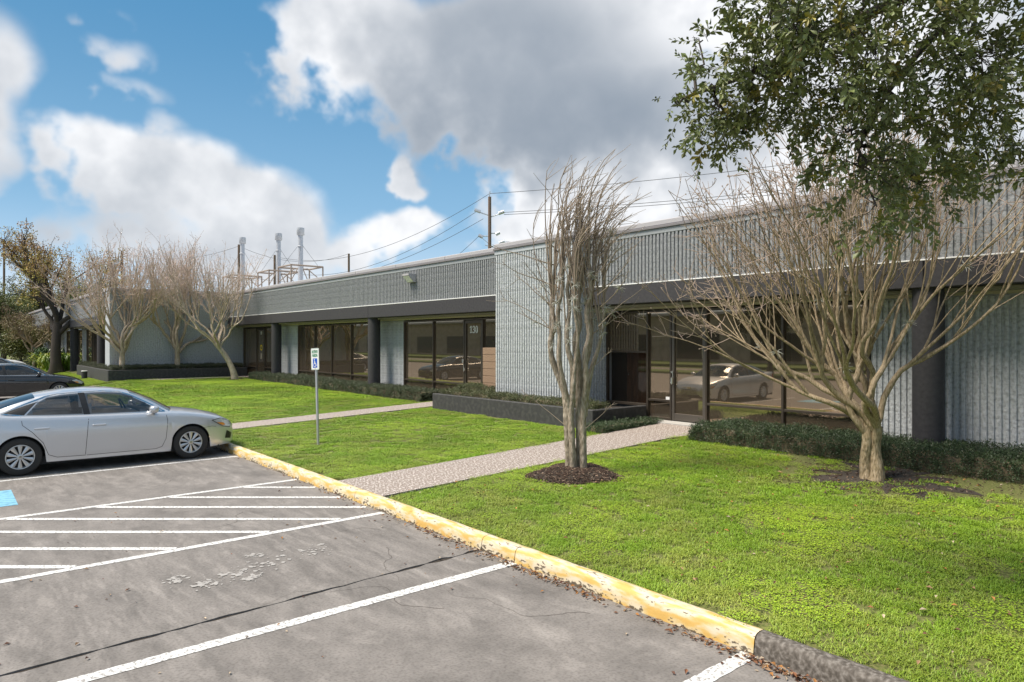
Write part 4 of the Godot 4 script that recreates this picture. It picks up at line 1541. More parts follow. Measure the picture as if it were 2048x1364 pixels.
func rail(l: float) -> Vector2:
	# half width and height of the roof rail
	var top := interp(ROOF, l)
	var belt := interp(BELT, l)
	var w := 0.585
	if l > 0.3:
		w = lerpf(0.585, 0.74, ss(0.3, 1.1, l))
	elif l < -1.1:
		w = lerpf(0.585, 0.66, ss(-1.1, -2.0, l))
	return Vector2(w, maxf(top - 0.055, belt - 0.02))

func cabin_z(l: float, y: float) -> float:
	var belt := interp(BELT, l) - 0.02
	var r := rail(l)
	var f := clampf((y - belt) / maxf(r.y - belt, 0.02), 0.0, 1.0)
	return lerpf(0.805, r.x, f) + 0.02 * sin(f * PI)

func in_poly(p: Vector2, poly: PackedVector2Array) -> bool:
	return Geometry2D.is_point_in_polygon(p, poly)

func side_patch(mb: MB, poly: PackedVector2Array, sgn: float, off: float, cabin: bool) -> void:
	var ix := Geometry2D.triangulate_polygon(poly)
	var tris := []
	for q in range(0, ix.size(), 3):
		tris.append([poly[ix[q]], poly[ix[q + 1]], poly[ix[q + 2]]])
	for level in 2:
		var next := []
		for t: Array in tris:
			var a: Vector2 = t[0]
			var b: Vector2 = t[1]
			var c: Vector2 = t[2]
			var ab := (a + b) * 0.5
			var bc := (b + c) * 0.5
			var ca := (c + a) * 0.5
			next.append_array([[a, ab, ca], [ab, b, bc], [ca, bc, c], [ab, bc, ca]])
		tris = next
	for t: Array in tris:
		var p := []
		for e in 3:
			var a: Vector2 = t[e]
			var zz := (cabin_z(a.x, a.y) if cabin else side_z(a.x, a.y)) + off
			p.append(Vector3(sgn * zz, a.y, -a.x))
		var nrm: Vector3 = (p[1] - p[0]).cross(p[2] - p[0])
		if nrm.x * sgn < 0:
			mb.tri(p[0], p[2], p[1])
		else:
			mb.tri(p[0], p[1], p[2])

func refine(poly: PackedVector2Array, step: float) -> PackedVector2Array:
	var o := PackedVector2Array()
	for k in poly.size():
		var a := poly[k]
		var b := poly[(k + 1) % poly.size()]
		var n := maxi(1, int(a.distance_to(b) / step))
		for s in n:
			o.append(a.lerp(b, s / float(n)))
	return o

func side_line(mb: MB, pts: Array, sgn: float, off: float, half: float, cabin: bool, closed := false) -> void:
	# a narrow raised strip that follows the body side
	var poly := PackedVector2Array()
	for p: Vector2 in pts:
		poly.append(p)
	var fine := refine(poly, 0.05)
	if not closed:
		var cut := PackedVector2Array()
		var stop := poly[poly.size() - 1]
		for p in fine:
			cut.append(p)
			if p.distance_to(stop) < 0.001:
				break
		fine = cut
	var m := fine.size()
	for k in (m if closed else m - 1):
		var a := fine[k]
		var b := fine[(k + 1) % m]
		var d := (b - a).normalized()
		var o := Vector2(-d.y, d.x) * half
		var q := []
		for e: Vector2 in [a - o, b - o, b + o, a + o]:
			var zz := (cabin_z(e.x, e.y) if cabin else side_z(e.x, e.y)) + off
			q.append(Vector3(sgn * zz, e.y, -e.x))
		if sgn > 0:
			mb.quad(q[3], q[2], q[1], q[0])
		else:
			mb.quad(q[0], q[1], q[2], q[3])

func build_car(label: String, paint: Material, glass: Material, at: Vector3, detail: bool) -> Node3D:
	var root := thing("parked_car", label, "car", at, 0.0, "cars parked nose in along the kerb")
	# lower shell
	var ls := []
	var l := -2.46
	while l < 2.34:
		ls.append(l)
		l += 0.025 if (absf(absf(l) - 1.39) < 0.42 or absf(l) > 2.1) else 0.06
	ls.append(2.34)
	for sgn: float in [1.0, -1.0]:
		var mb := MB.new()
		var rows := []
		for x: float in ls:
			var lo := maxf(interp(LOW, x), arch(x))
			var hi := interp(BELT, x)
			var w := interp(WIDE, x)
			var row := []
			var lo0 := interp(LOW, x)
			for k in FRAC.size():
				var y := lerpf(lo0, hi, FRAC[k])
				if arch(x) > 0.0:
					y = lerpf(lo, hi, FRAC[k])
				var zz := side_z(x, y)
				row.append(Vector3(sgn * zz, y, -x))
			# deck
			var crown := 0.045 if x > 0.9 else 0.02
			if x > 2.2:
				crown *= clampf((2.34 - x) / 0.14, 0.0, 1.0)
			for e: Array in [[0.84, 0.12], [0.70, 0.42], [0.5, 0.72], [0.25, 0.94], [0.0, 1.0]]:
				row.append(Vector3(sgn * w * e[0], hi + crown * e[1], -x))
			rows.append(row)
		if sgn > 0:
			rows.reverse()
		mb.grid(rows)
		# ends
		for e in [0, ls.size() - 1]:
			var r: Array = rows[e]
			for k in r.size() - 1:
				var c := Vector3(0, r[k].y, r[k].z)
				var c2 := Vector3(0, r[k + 1].y, r[k + 1].z)
				mb.quad(r[k], r[k + 1], c2, c)
		put("body_side", mb, paint, root)
	# greenhouse
	var win := []
	win.append(PackedVector2Array([Vector2(-0.33, 1.0), Vector2(0.86, 0.985), Vector2(0.62, 1.14), Vector2(0.34, 1.30), Vector2(0.18, 1.365), Vector2(-0.1, 1.39), Vector2(-0.40, 1.385)]))
	win.append(PackedVector2Array([Vector2(-1.30, 1.045), Vector2(-0.43, 1.005), Vector2(-0.50, 1.385), Vector2(-0.80, 1.365), Vector2(-0.98, 1.33), Vector2(-1.12, 1.25)]))
	var quarter := PackedVector2Array([Vector2(-1.64, 1.085), Vector2(-1.33, 1.048), Vector2(-1.15, 1.24), Vector2(-1.10, 1.27), Vector2(-1.30, 1.21)])
	var shell := MB.new()
	var shield := MB.new()
	var backlite := MB.new()
	var nl := 64
	for sgn: float in [1.0, -1.0]:
		var rows := []
		for s in nl + 1:
			var x := lerpf(-2.05, 1.14, s / float(nl))
			var r := rail(x)
			var belt := interp(BELT, x) - 0.02
			var top := interp(ROOF, x)
			var row := []
			for k in 9:
				var y := lerpf(belt, r.y, k / 8.0)
				row.append(Vector3(cabin_z(x, y), y, x))
			for k in range(1, 7):
				var u := 1.0 - k / 6.0
				row.append(Vector3(r.x * u, maxf(r.y, top - 0.001) - (top - r.y) * pow(u, 2.4), x))
			for k in row.size():
				var p: Vector3 = row[k]
				var bow := 1.0 - pow(p.x / 0.8, 2.0)
				var sh := 0.0
				if x > 0.15:
					sh = 0.12 * ss(0.15, 0.9, x) * bow
				elif x < -1.0:
					sh = -0.10 * ss(-1.0, -1.9, x) * bow
				row[k] = Vector3(sgn * p.x, p.y, -(p.z + sh))
			rows.append(row)
		for s in nl:
			var xm := lerpf(-2.05, 1.14, (s + 0.5) / float(nl))
			for k in 14:
				var a: Vector3 = rows[s][k]
				var b: Vector3 = rows[s + 1][k]
				var c: Vector3 = rows[s + 1][k + 1]
				var d: Vector3 = rows[s][k + 1]
				var mid := (a + b + c + d) * 0.25
				var dst := shell
				if k < 8:
					var pm := Vector2(xm, mid.y)
					var hole := false
					for w: PackedVector2Array in win:
						if in_poly(pm + Vector2(0.03, 0), w) and in_poly(pm - Vector2(0.03, 0), w) and in_poly(pm + Vector2(0, 0.02), w) and in_poly(pm - Vector2(0, 0.02), w):
							hole = true
					if hole:
						continue
				elif k >= 8 and xm > 0.36:
					dst = shield
				elif k >= 8 and xm < -1.16:
					dst = backlite
				if sgn > 0:
					dst.quad(b, a, d, c)
				else:
					dst.quad(a, b, c, d)
	smooth(shell)
	smooth(shield)
	smooth(backlite)
	put("roof", shell, paint, root)
	put("windshield", shield, glass, root)
	put("rear_window", backlite, glass, root)
	for sgn: float in [1.0, -1.0]:
		for w: PackedVector2Array in win:
			var mb := MB.new()
			side_patch(mb, refine(w, 0.12), sgn, 0.004, true)
			put("window", mb, glass, root)
		var trim := MB.new()
		side_patch(trim, quarter, sgn, 0.005, true)
		put("quarter_trim", trim, M.black_trim, root)
		# pillar cover between the doors
		trim = MB.new()
		side_patch(trim, PackedVector2Array([Vector2(-0.43, 1.0), Vector2(-0.33, 1.0), Vector2(-0.40, 1.39), Vector2(-0.50, 1.39)]), sgn, 0.006, true)
		put("pillar_trim", trim, M.black_trim, root)
		trim = MB.new()
		side_line(trim, [Vector2(0.93, 0.975), Vector2(0.64, 1.155), Vector2(0.34, 1.32), Vector2(0.16, 1.385), Vector2(-0.12, 1.408), Vector2(-0.5, 1.405), Vector2(-0.82, 1.385), Vector2(-1.0, 1.35), Vector2(-1.3, 1.235), Vector2(-1.66, 1.085), Vector2(-1.3, 1.03), Vector2(-0.4, 0.99)], sgn, 0.006, 0.010, true, true)
		put("window_trim", trim, M.black_trim if not detail else M.car_chrome, root)
		if detail or sgn > 0:
			var gap := MB.new()
			side_line(gap, [Vector2(0.93, 0.955), Vector2(0.96, 0.80), Vector2(0.93, 0.45), Vector2(0.86, 0.30), Vector2(0.75, 0.265), Vector2(-0.40, 0.265)], sgn, 0.0015, 0.004, false)
			side_line(gap, [Vector2(-0.36, 0.985), Vector2(-0.38, 0.8), Vector2(-0.42, 0.265)], sgn, 0.0015, 0.004, false)
			side_line(gap, [Vector2(-0.42, 0.265), Vector2(-0.85, 0.275), Vector2(-0.98, 0.33), Vector2(-1.06, 0.55), Vector2(-1.22, 0.75), Vector2(-1.36, 0.88), Vector2(-1.38, 1.02)], sgn, 0.0015, 0.004, false)
			side_line(gap, [Vector2(1.62, 0.60), Vector2(1.80, 0.62), Vector2(1.88, 0.60)], sgn, 0.0015, 0.003, false)
			side_line(gap, [Vector2(-1.76, 0.48), Vector2(-2.1, 0.66), Vector2(-2.3, 0.70)], sgn, 0.0015, 0.003, false)
			put("door_gap", gap, M.black_rubber, root)
			for x: float in [-0.20, -1.08]:
				var hb := MB.new()
				var zz := side_z(x, 0.80)
				hb.bbox(Transform3D(Basis(), Vector3(sgn * (zz + 0.024), 0.805, -x)), Vector3(0.018, 0.034, 0.22), 0.008)
				hb.bbox(Transform3D(Basis(), Vector3(sgn * (zz + 0.008), 0.805, -x - 0.085)), Vector3(0.03, 0.03, 0.03), 0.004)
				hb.bbox(Transform3D(Basis(), Vector3(sgn * (zz + 0.008), 0.805, -x + 0.085)), Vector3(0.03, 0.03, 0.03), 0.004)
				put("door_handle", hb, paint, root)
		# mirror
		var mm := MB.new()
		var rows := []
		for q in 9:
			var row := []
			var th := PI * q / 8.0
			for s in 14:
				var ph := TAU * s / 14
				var u := Vector3(cos(ph) * sin(th), cos(th), -sin(ph) * sin(th))
				var sq := Vector3(signf(u.x) * pow(absf(u.x), 0.75), signf(u.y) * pow(absf(u.y), 0.75), u.z)
				row.append(Vector3(sgn * 0.97, 1.035, -0.70) + sq * Vector3(0.105, 0.075, 0.085))
			rows.append(row)
		rows.reverse()
		mm.grid(rows, true)
		put("mirror", mm, paint, root)
		mm = MB.new()
		mm.bbox(Transform3D(Basis(), Vector3(sgn * 0.87, 0.985, -0.72)), Vector3(0.14, 0.03, 0.07), 0.006)
		put("mirror_arm", mm, M.black_trim, root)
		# lamps
		var lamp := MB.new()
		side_patch(lamp, refine(PackedVector2Array([Vector2(1.80, 0.735), Vector2(2.02, 0.60), Vector2(2.20, 0.56), Vector2(2.26, 0.62), Vector2(2.12, 0.715), Vector2(1.98, 0.765)]), 0.06), sgn, 0.006, false)
		var lo := put("headlight", lamp, M.car_lens, root)
		lamp = MB.new()
		side_patch(lamp, PackedVector2Array([Vector2(1.90, 0.685), Vector2(2.03, 0.61), Vector2(2.09, 0.62), Vector2(2.04, 0.67)]), sgn, 0.010, false)
		put("indicator", lamp, M.car_amber, lo)
		lamp = MB.new()
		side_line(lamp, [Vector2(1.80, 0.735), Vector2(2.02, 0.60), Vector2(2.20, 0.56), Vector2(2.26, 0.62), Vector2(2.12, 0.715), Vector2(1.98, 0.765)], sgn, 0.008, 0.006, false, true)
		put("headlight_outline", lamp, M.black_trim, lo)  # dark outline added to set the lens off from the body paint
		lamp = MB.new()
		side_patch(lamp, refine(PackedVector2Array([Vector2(-2.08, 0.86), Vector2(-2.42, 0.80), Vector2(-2.41, 0.98), Vector2(-2.15, 1.02)]), 0.06), sgn, 0.006, false)
		put("tail_light", lamp, M.car_red, root)
		lamp = MB.new()
		side_patch(lamp, refine(PackedVector2Array([Vector2(2.08, 0.34), Vector2(2.22, 0.32), Vector2(2.26, 0.42), Vector2(2.12, 0.50)]), 0.06), sgn, 0.005, false)
		put("bumper_vent", lamp, M.black_trim, root)
	# grille, underbody, wheel wells, seats
	var g := MB.new()
	for k in 6:
		g.bbox(Transform3D(Basis(), Vector3(0, 0.33 + k * 0.035, -2.325)), Vector3(0.78 - k * 0.03, 0.014, 0.05), 0.003)
	g.bbox(Transform3D(Basis(), Vector3(0, 0.42, -2.31)), Vector3(0.80, 0.24, 0.045), 0.01)
	put("grille", g, M.black_trim, root)
	g = MB.new()
	g.bbox(Transform3D(Basis(), Vector3(0, 0.59, -2.335)), Vector3(0.16, 0.085, 0.02), 0.008)
	g.bbox(Transform3D(Basis(), Vector3(0, 0.595, -2.325)), Vector3(0.62, 0.02, 0.02), 0.004)
	put("grille_bar", g, M.car_chrome, root)
	g = MB.new()
	g.box(Vector3(-0.80, 0.17, -1.95), Vector3(0.80, 0.30, 2.2))
	g.box(Vector3(-0.66, 0.20, -1.8), Vector3(0.66, 0.72, 2.0))
	put("underbody", g, M.black_rubber, root)
	g = MB.new()
	for e: Array in [[0.37, -0.10], [-0.37, -0.10]]:
		g.bbox(Transform3D(Basis(), Vector3(e[0], 0.55, 0.05)), Vector3(0.5, 0.2, 0.5), 0.05)
		g.bbox(Transform3D(Basis(Vector3(1, 0, 0), 0.25), Vector3(e[0], 0.90, 0.36)), Vector3(0.48, 0.62, 0.13), 0.05)
		g.bbox(Transform3D(Basis(Vector3(1, 0, 0), 0.2), Vector3(e[0], 1.25, 0.46)), Vector3(0.26, 0.16, 0.09), 0.03)
	g.bbox(Transform3D(Basis(Vector3(1, 0, 0), 0.3), Vector3(0, 0.92, 1.25)), Vector3(1.2, 0.55, 0.14), 0.05)
	g.bbox(Transform3D(Basis(Vector3(1, 0, 0), -0.1), Vector3(0, 0.93, -0.72)), Vector3(1.4, 0.12, 0.45), 0.04)
	var ring := PackedVector3Array()
	var rw := PackedFloat32Array()
	for k in 21:
		var a := TAU * k / 20.0
		ring.append(Vector3(-0.37 + cos(a) * 0.18, 1.0 + sin(a) * 0.17, -0.42 + sin(a) * 0.07))
		rw.append(0.016)
	g.tube(ring, rw, 6, false)
	put("seats", g, M.car_seat, root)
	for wl: float in [1.39, -1.39]:
		for sgn: float in [1.0, -1.0]:
			wheel(root, Vector3(sgn * 0.785, 0.33, -wl), sgn)
	return root

func smooth(mb: MB) -> void:
	# shared normals for points that coincide
	var acc := {}
	for k in mb.v.size():
		var q := Vector3i((mb.v[k] * 2000.0).round())
		acc[q] = acc.get(q, Vector3.ZERO) + mb.n[k]
	for k in mb.v.size():
		var q := Vector3i((mb.v[k] * 2000.0).round())
		var s: Vector3 = acc[q]
		if s.length_squared() > 1e-6:
			mb.n[k] = s.normalized()

func wheel(root: Node3D, at: Vector3, sgn: float) -> void:
	var b := Basis(Vector3(0, 0, -sgn), Vector3(sgn, 0, 0), Vector3(0, 1, 0))
	b = Basis(Vector3(0, 1, 0), Vector3(sgn, 0, 0), Vector3(0, 0, sgn) * -1.0)
	var t := Transform3D(b, at)
	var mb := MB.new()
	mb.lathe(t, PackedVector2Array([Vector2(0.20, -0.10), Vector2(0.30, -0.105), Vector2(0.325, -0.085), Vector2(0.33, 0.0), Vector2(0.325, 0.085), Vector2(0.305, 0.103), Vector2(0.25, 0.106), Vector2(0.215, 0.098), Vector2(0.205, 0.07)]), 40)
	var o := put("wheel", mb, M.tyre, root)
	mb = MB.new()
	mb.lathe(t, PackedVector2Array([Vector2(0.215, 0.094), Vector2(0.207, 0.100), Vector2(0.196, 0.095), Vector2(0.188, 0.06), Vector2(0.188, -0.08)]), 40)
	mb.lathe(t, PackedVector2Array([Vector2(0.055, 0.06), Vector2(0.052, 0.088), Vector2(0.035, 0.095), Vector2(0.0, 0.096)]), 24)
	for k in 10:
		var a := TAU * k / 10.0
		var c := cos(a)
		var s := sin(a)
		var p := []
		for e: Array in [[0.045, -0.011, 0.075], [0.195, -0.036, 0.078], [0.195, 0.036, 0.078], [0.045, 0.011, 0.075], [0.045, 0.0, 0.092], [0.195, 0.0, 0.094]]:
			p.append(t * Vector3(e[0] * c - e[1] * s, e[2], -(e[0] * s + e[1] * c)))
		mb.quad(p[0], p[1], p[5], p[4])
		mb.quad(p[4], p[5], p[2], p[3])
	put("rim", mb, M.rim, o)
	mb = MB.new()
	mb.lathe(t, PackedVector2Array([Vector2(0.187, 0.02), Vector2(0.0, 0.02)]), 24)
	put("wheel_back_disc", mb, M.black_rubber, o)  # plain dark disc that closes the wheel behind the spokes

func build_cars() -> void:
	var m := mat("car_silver", Color(0.60, 0.615, 0.65), 0.33, 0.6)
	m.clearcoat_enabled = true
	m.clearcoat = 1.0
	m.clearcoat_roughness = 0.04
	m = mat("car_black", Color(0.008, 0.009, 0.012), 0.12)
	m.clearcoat_enabled = true
	m.clearcoat = 1.0
	m.clearcoat_roughness = 0.03
	m = mat("car_grey", Color(0.03, 0.032, 0.036), 0.3, 0.3)
	m.clearcoat_enabled = true
	m.clearcoat = 1.0
	m = mat("car_white", Color(0.66, 0.67, 0.68), 0.35)
	m.clearcoat_enabled = true
	m.clearcoat = 1.0
	m = mat("car_glass", Color(0.012, 0.016, 0.018, 0.62), 0.02)
	m.transparency = BaseMaterial3D.TRANSPARENCY_ALPHA
	m.metallic_specular = 0.85
	mat("black_trim", Color(0.012, 0.012, 0.013), 0.45)
	mat("car_chrome", Color(0.6, 0.61, 0.62), 0.15, 1.0)
	mat("car_seat", Color(0.05, 0.05, 0.052), 0.9)
	mat("tyre", Color(0.028, 0.027, 0.026), 0.8)
	mat("rim", Color(0.58, 0.59, 0.60), 0.35, 0.75)
	m = mat("car_lens", Color(0.62, 0.63, 0.64), 0.1, 0.3)
	m = mat("car_amber", Color(0.75, 0.27, 0.02), 0.25)
	m = mat("car_red", Color(0.35, 0.02, 0.02), 0.2)
	build_car("silver four door sedan parked nearest, beside the painted access aisle", M.car_silver, M.car_glass, Vector3(-15.50, 0, -2.46), true)
	build_car("glossy black sedan parked behind the silver one", M.car_black, M.car_glass, Vector3(-34.2, 0, -2.35), true)
	build_car("dark grey sedan parked beyond the black one", M.car_grey, M.car_glass, Vector3(-49.6, 0, -2.3), false)
	var big := build_car("white car parked farthest left beyond the dark cars", M.car_white, M.car_glass, Vector3(-56.0, 0, -2.0), false)
	big.scale = Vector3(1.08, 1.18, 1.08)

# ---------------------------------------------------------------- plants
func limb(mb: MB, r: RandomNumberGenerator, p0: Vector3, d0: Vector3, length: float, r0: float, r1: float, segs: int, wob: float, up: Vector3, sides: int) -> PackedVector3Array:
	var p := PackedVector3Array([p0])
	var w := PackedFloat32Array([r0])
	var d := d0.normalized()
	var s := length / segs
	for k in segs:
		d = (d + Vector3(r.randfn(), r.randfn() * 0.6, r.randfn()) * wob + up).normalized()
		p.append(p[k] + d * s)
		w.append(lerpf(r0, r1, (k + 1.0) / segs) * (1.0 + r.randf_range(-0.06, 0.06)))
	mb.tube(p, w, sides)
	return p

func along(p: PackedVector3Array, t: float) -> Vector3:
	var f := clampf(t, 0.0, 0.999) * (p.size() - 1)
	var k := int(f)
	return p[k].lerp(p[k + 1], f - k)

func heading(p: PackedVector3Array, t: float) -> Vector3:
	var k := mini(int(t * (p.size() - 1)), p.size() - 2)
	return (p[k + 1] - p[k]).normalized()

func around(r: RandomNumberGenerator, d: Vector3, spread: float) -> Vector3:
	return (d + Vector3(r.randfn(), r.randfn(), r.randfn()) * spread).normalized()

func tuft(root: Node3D, r: RandomNumberGenerator, c: Vector3, size: float) -> void:
	# a ball-moss tuft of thin curled blades
	var mb := MB.new()
	for k in 16:
		var d := around(r, Vector3(0, 0.3, 0), 1.0)
		var m := c + d * size * 0.5
		var e := m + (d + Vector3(0, -0.5, 0)).normalized() * size * 0.5
		mb.tube(PackedVector3Array([c, m, e]), PackedFloat32Array([0.005, 0.004, 0.002]), 3, false)
	put("ball_moss", mb, M.moss, root)

func myrtle(label: String, at: Vector3, sd: int, o: Dictionary) -> void:
	# a bare, vase-shaped, many-stemmed crape myrtle
	var r := RandomNumberGenerator.new()
	r.seed = sd
	var root := thing("crape_myrtle", label, "tree", at, 0.0, "bare crape myrtles")
	var k: float = o.get("scale", 1.0)
	var lean: Vector3 = o.get("lean", Vector3.ZERO)
	var trunk := MB.new()
	var mid := MB.new()
	var fine := MB.new()
	var reach: float = o.get("reach", 1.0)
	var h0: float = o.get("fork", 0.8) * k
	var tr: float = o.get("girth", 0.13) * k
	var tops := []
	for s in int(o.get("stems", 2)):
		var a := TAU * s / float(o.get("stems", 2)) + r.randf() * 0.5
		var off := Vector3(cos(a), 0, sin(a)) * tr * 0.55
		var base_lean: Vector3 = o.get("base_lean", Vector3.ZERO)
		var p := PackedVector3Array()
		var w := PackedFloat32Array()
		for q in 9:
			var t := q / 8.0
			p.append(off * (1.25 - 0.35 * t + 0.5 * t * t) + Vector3(0, h0 * t - 0.06, 0) + base_lean * (t * t * 0.6 + 0.4 * t) + Vector3(sin(t * 7.0 + a) * 0.02, 0, cos(t * 5.0 + a) * 0.02) * k)
			var flare := 1.0 + 0.45 * pow(1.0 - t, 5.0)
			w.append(tr * (0.95 - 0.22 * t) * flare * (0.8 if o.get("stems", 2) > 1 else 1.1))
		trunk.tube(p, w, 12)
		tops.append(p)
	var n1: int = o.get("limbs", 8)
	var fan: float = o.get("fan", 0.75)
	for q in n1:
		var src: PackedVector3Array = tops[q % tops.size()]
		var a := TAU * (q + r.randf_range(-0.3, 0.3)) / n1
		var tilt := fan * r.randf_range(0.25, 1.0)
		tilt *= 1.0 - float(o.get("sided", 0.0)) * Vector3(cos(a), 0, sin(a)).dot(RT)
		var d := Vector3(cos(a) * tilt, 1.0, sin(a) * tilt) + lean
		var st := r.randf_range(0.82, 1.0)
		var l1 := limb(trunk, r, along(src, st), d, r.randf_range(1.1, 1.7) * k, tr * 0.46, tr * 0.27, 10, 0.25, Vector3(0, 0.05, 0), 8)
		var n2: int = o.get("branches", 4)
		for b in n2:
			var t2 := 1.0 - 0.55 * (b / float(n2)) * r.randf_range(0.6, 1.0)
			var d2 := around(r, heading(l1, t2) + Vector3(0, 0.35, 0) + lean * 0.4, 0.30)
			var l2 := limb(mid, r, along(l1, t2), d2, r.randf_range(0.9, 1.5) * k, tr * 0.24, tr * 0.12, 6, 0.10, Vector3(0, 0.06, 0), 6)
			if r.randf() < 0.25:
				tuft(root, r, along(l2, r.randf()), 0.10 * sqrt(k))
			var n3: int = o.get("shoots", 5)
			for c in n3:
				var t3 := 1.0 - 0.75 * (c / float(n3)) * r.randf_range(0.7, 1.0)
				var d3 := around(r, heading(l2, t3) + Vector3(0, 0.25, 0), 0.26)
				var l3 := limb(mid, r, along(l2, t3), d3, r.randf_range(0.8, 1.5) * k * reach, maxf(tr * 0.10, 0.006), 0.0045 * k, 6, 0.07, Vector3(0, 0.03, 0), 4)
				var n4: int = o.get("twigs", 8)
				for e in n4:
					var t40: float = o.get("tidy", 0.25)
					var t4 := t40 + (1.0 - t40) * (e + r.randf()) / n4
					var d4 := around(r, heading(l3, minf(t4, 0.99)) * 0.8, 0.5)
					var l4 := limb(fine, r, along(l3, t4), d4, r.randf_range(0.18, 0.5) * k, 0.0052 * k, 0.0032 * k, 3, 0.14, Vector3(0, 0.08, 0), 3)
					for g in 2:
						var l5 := limb(fine, r, along(l4, r.randf_range(0.3, 1.0)), around(r, heading(l4, 0.9), 0.6), r.randf_range(0.08, 0.24) * k, 0.004 * k, 0.0026 * k, 2, 0.1, Vector3.ZERO, 3)
						if r.randf() < 0.3:
							# old seed capsule
							fine.bbox(Transform3D(Basis(), l5[2]), Vector3.ONE * 0.014 * k, 0.0)
	put("trunk", trunk, o.get("bark", M.bark_myrtle), root)
	put("branches", mid, o.get("bark", M.bark_myrtle), root)
	put("twigs", fine, o.get("twig_bark", M.bark_twig), root).set_meta("kind", "stuff")

func topped_myrtle() -> void:
	# the pollarded tree in the middle of the lawn: six pale stems with a broom of whips blown to one side
	var r := RandomNumberGenerator.new()
	r.seed = 5
	var at := Vector3(-7.66, 0.26, -7.76)
	var root := thing("crape_myrtle", "tall pollarded myrtle with bundled pale stems rising from a mulch heap", "tree", at, 0.0, "bare crape myrtles")
	var trunk := MB.new()
	var whips := MB.new()
	var fine := MB.new()
	# stems as (sideways, height) in metres, with their depth and girth
	var stems := [
		[[[-0.13, -0.1], [-0.15, 0.43], [-0.18, 0.9], [-0.21, 1.27], [-0.32, 1.55], [-0.42, 1.86], [-0.43, 2.1], [-0.38, 2.35], [-0.42, 2.7], [-0.36, 3.0]], 0.06, 0.085],
		[[[-0.09, 0.6], [-0.16, 1.1], [-0.24, 1.45], [-0.31, 1.8], [-0.30, 2.2], [-0.33, 2.55], [-0.25, 2.95], [-0.27, 3.2]], -0.08, 0.066],
		[[[-0.07, -0.1], [-0.10, 0.5], [-0.12, 0.9], [-0.09, 1.3], [-0.10, 1.7], [-0.17, 1.95], [-0.19, 2.25], [-0.14, 2.6], [-0.18, 2.9], [-0.12, 3.25]], -0.10, 0.075],
		[[[0.02, -0.1], [0.03, 0.65], [0.02, 1.3], [0.01, 1.75], [-0.04, 2.1], [0.03, 2.35], [0.0, 2.7], [0.06, 3.0], [0.04, 3.3]], 0.07, 0.09],
		[[[0.08, -0.1], [0.07, 0.65], [0.09, 1.15], [0.12, 1.45], [0.10, 1.85], [0.17, 2.2], [0.13, 2.55], [0.19, 2.9], [0.15, 3.2]], -0.07, 0.085],
		[[[0.10, 0.9], [0.16, 1.35], [0.22, 1.65], [0.31, 1.92], [0.36, 2.15], [0.40, 2.4], [0.41, 2.7]], 0.02, 0.058],
		[[[0.04, 1.2], [0.10, 1.6], [0.20, 1.95], [0.24, 2.4], [0.22, 2.8], [0.27, 3.1]], 0.14, 0.055],
		[[[-0.10, 1.3], [-0.06, 1.7], [-0.02, 2.2], [-0.08, 2.6], [-0.05, 3.05]], -0.18, 0.05],
	]
	for s: Array in stems:
		var path: Array = s[0]
		var p := PackedVector3Array()
		var w := PackedFloat32Array()
		var n := path.size()
		for q in (n - 1) * 3 + 1:
			var f := q / 3.0
			var k := mini(int(f), n - 2)
			var u := f - k
			var i0: Array = path[maxi(k - 1, 0)]
			var i3: Array = path[mini(k + 2, n - 1)]
			var x := cubic_interpolate(path[k][0], path[k + 1][0], i0[0], i3[0], u)
			var y := lerpf(path[k][1], path[k + 1][1], u)
			var dz: float = s[1] * (0.35 + 0.5 * y / 1.5) + 0.03 * sin(y * 4.0 + s[1] * 30.0)
			p.append(RT * x + FW * dz + Vector3(0, y, 0))
			var g: float = s[2] * 0.72 * (1.0 - 0.5 * f / (n - 1)) * (1.0 + r.randf_range(-0.10, 0.12))
			if y < 0.25:
				g *= 1.12
			w.append(g)
		trunk.tube(p, w, 10)
		# knobs where it was cut back, and the whips that grew from them
		for q in 11:
			var t := r.randf_range(0.62, 1.0) if q > 3 else r.randf_range(0.9, 1.0)
			var c := along(p, t)
			if q % 4 == 0:
				var kr: float = s[2] * r.randf_range(0.45, 0.65)
				trunk.tube(PackedVector3Array([c - Vector3(0, kr, 0), c - Vector3(0, kr * 0.4, 0), c + Vector3(0, kr * 0.5, 0), c + Vector3(0, kr * 1.1, 0)]), PackedFloat32Array([kr * 0.5, kr, kr * 0.95, kr * 0.4]), 8)
			var long := r.randf_range(1.0, 2.1)
			var d := around(r, Vector3(0, 1, 0) + RT * (r.randf_range(-0.15, 0.12) - 0.25 * (c - at).dot(RT) * 0.0), 0.09)
			var pts := PackedVector3Array([c])
			var wd := PackedFloat32Array([r.randf_range(0.009, 0.018)])
			var swing := r.randf_range(0.05, 0.42)
			for e in 9:
				var f := (e + 1) / 9.0
				d = (d + RT * swing * ss(0.45, 1.0, f) * 0.9 + Vector3(0, -0.10 * swing * ss(0.7, 1.0, f) * 4.0, 0) + Vector3(r.randfn(), 0, r.randfn()) * 0.03).normalized()
				pts.append(pts[e] + d * long / 9.0)
				wd.append(lerpf(wd[0], 0.005, f))
			whips.tube(pts, wd, 5)
			for e in 4:
				var tt := r.randf_range(0.35, 1.0)
				limb(fine, r, along(pts, tt), around(r, heading(pts, minf(tt, 0.99)) + RT * 0.2, 0.35), r.randf_range(0.2, 0.65), 0.006, 0.0028, 4, 0.10, RT * 0.06, 3)
		for q in 3:
			tuft(root, r, along(p, r.randf_range(0.6, 1.0)) + RT * r.randf_range(-0.06, 0.06) - FW * 0.06, 0.10)
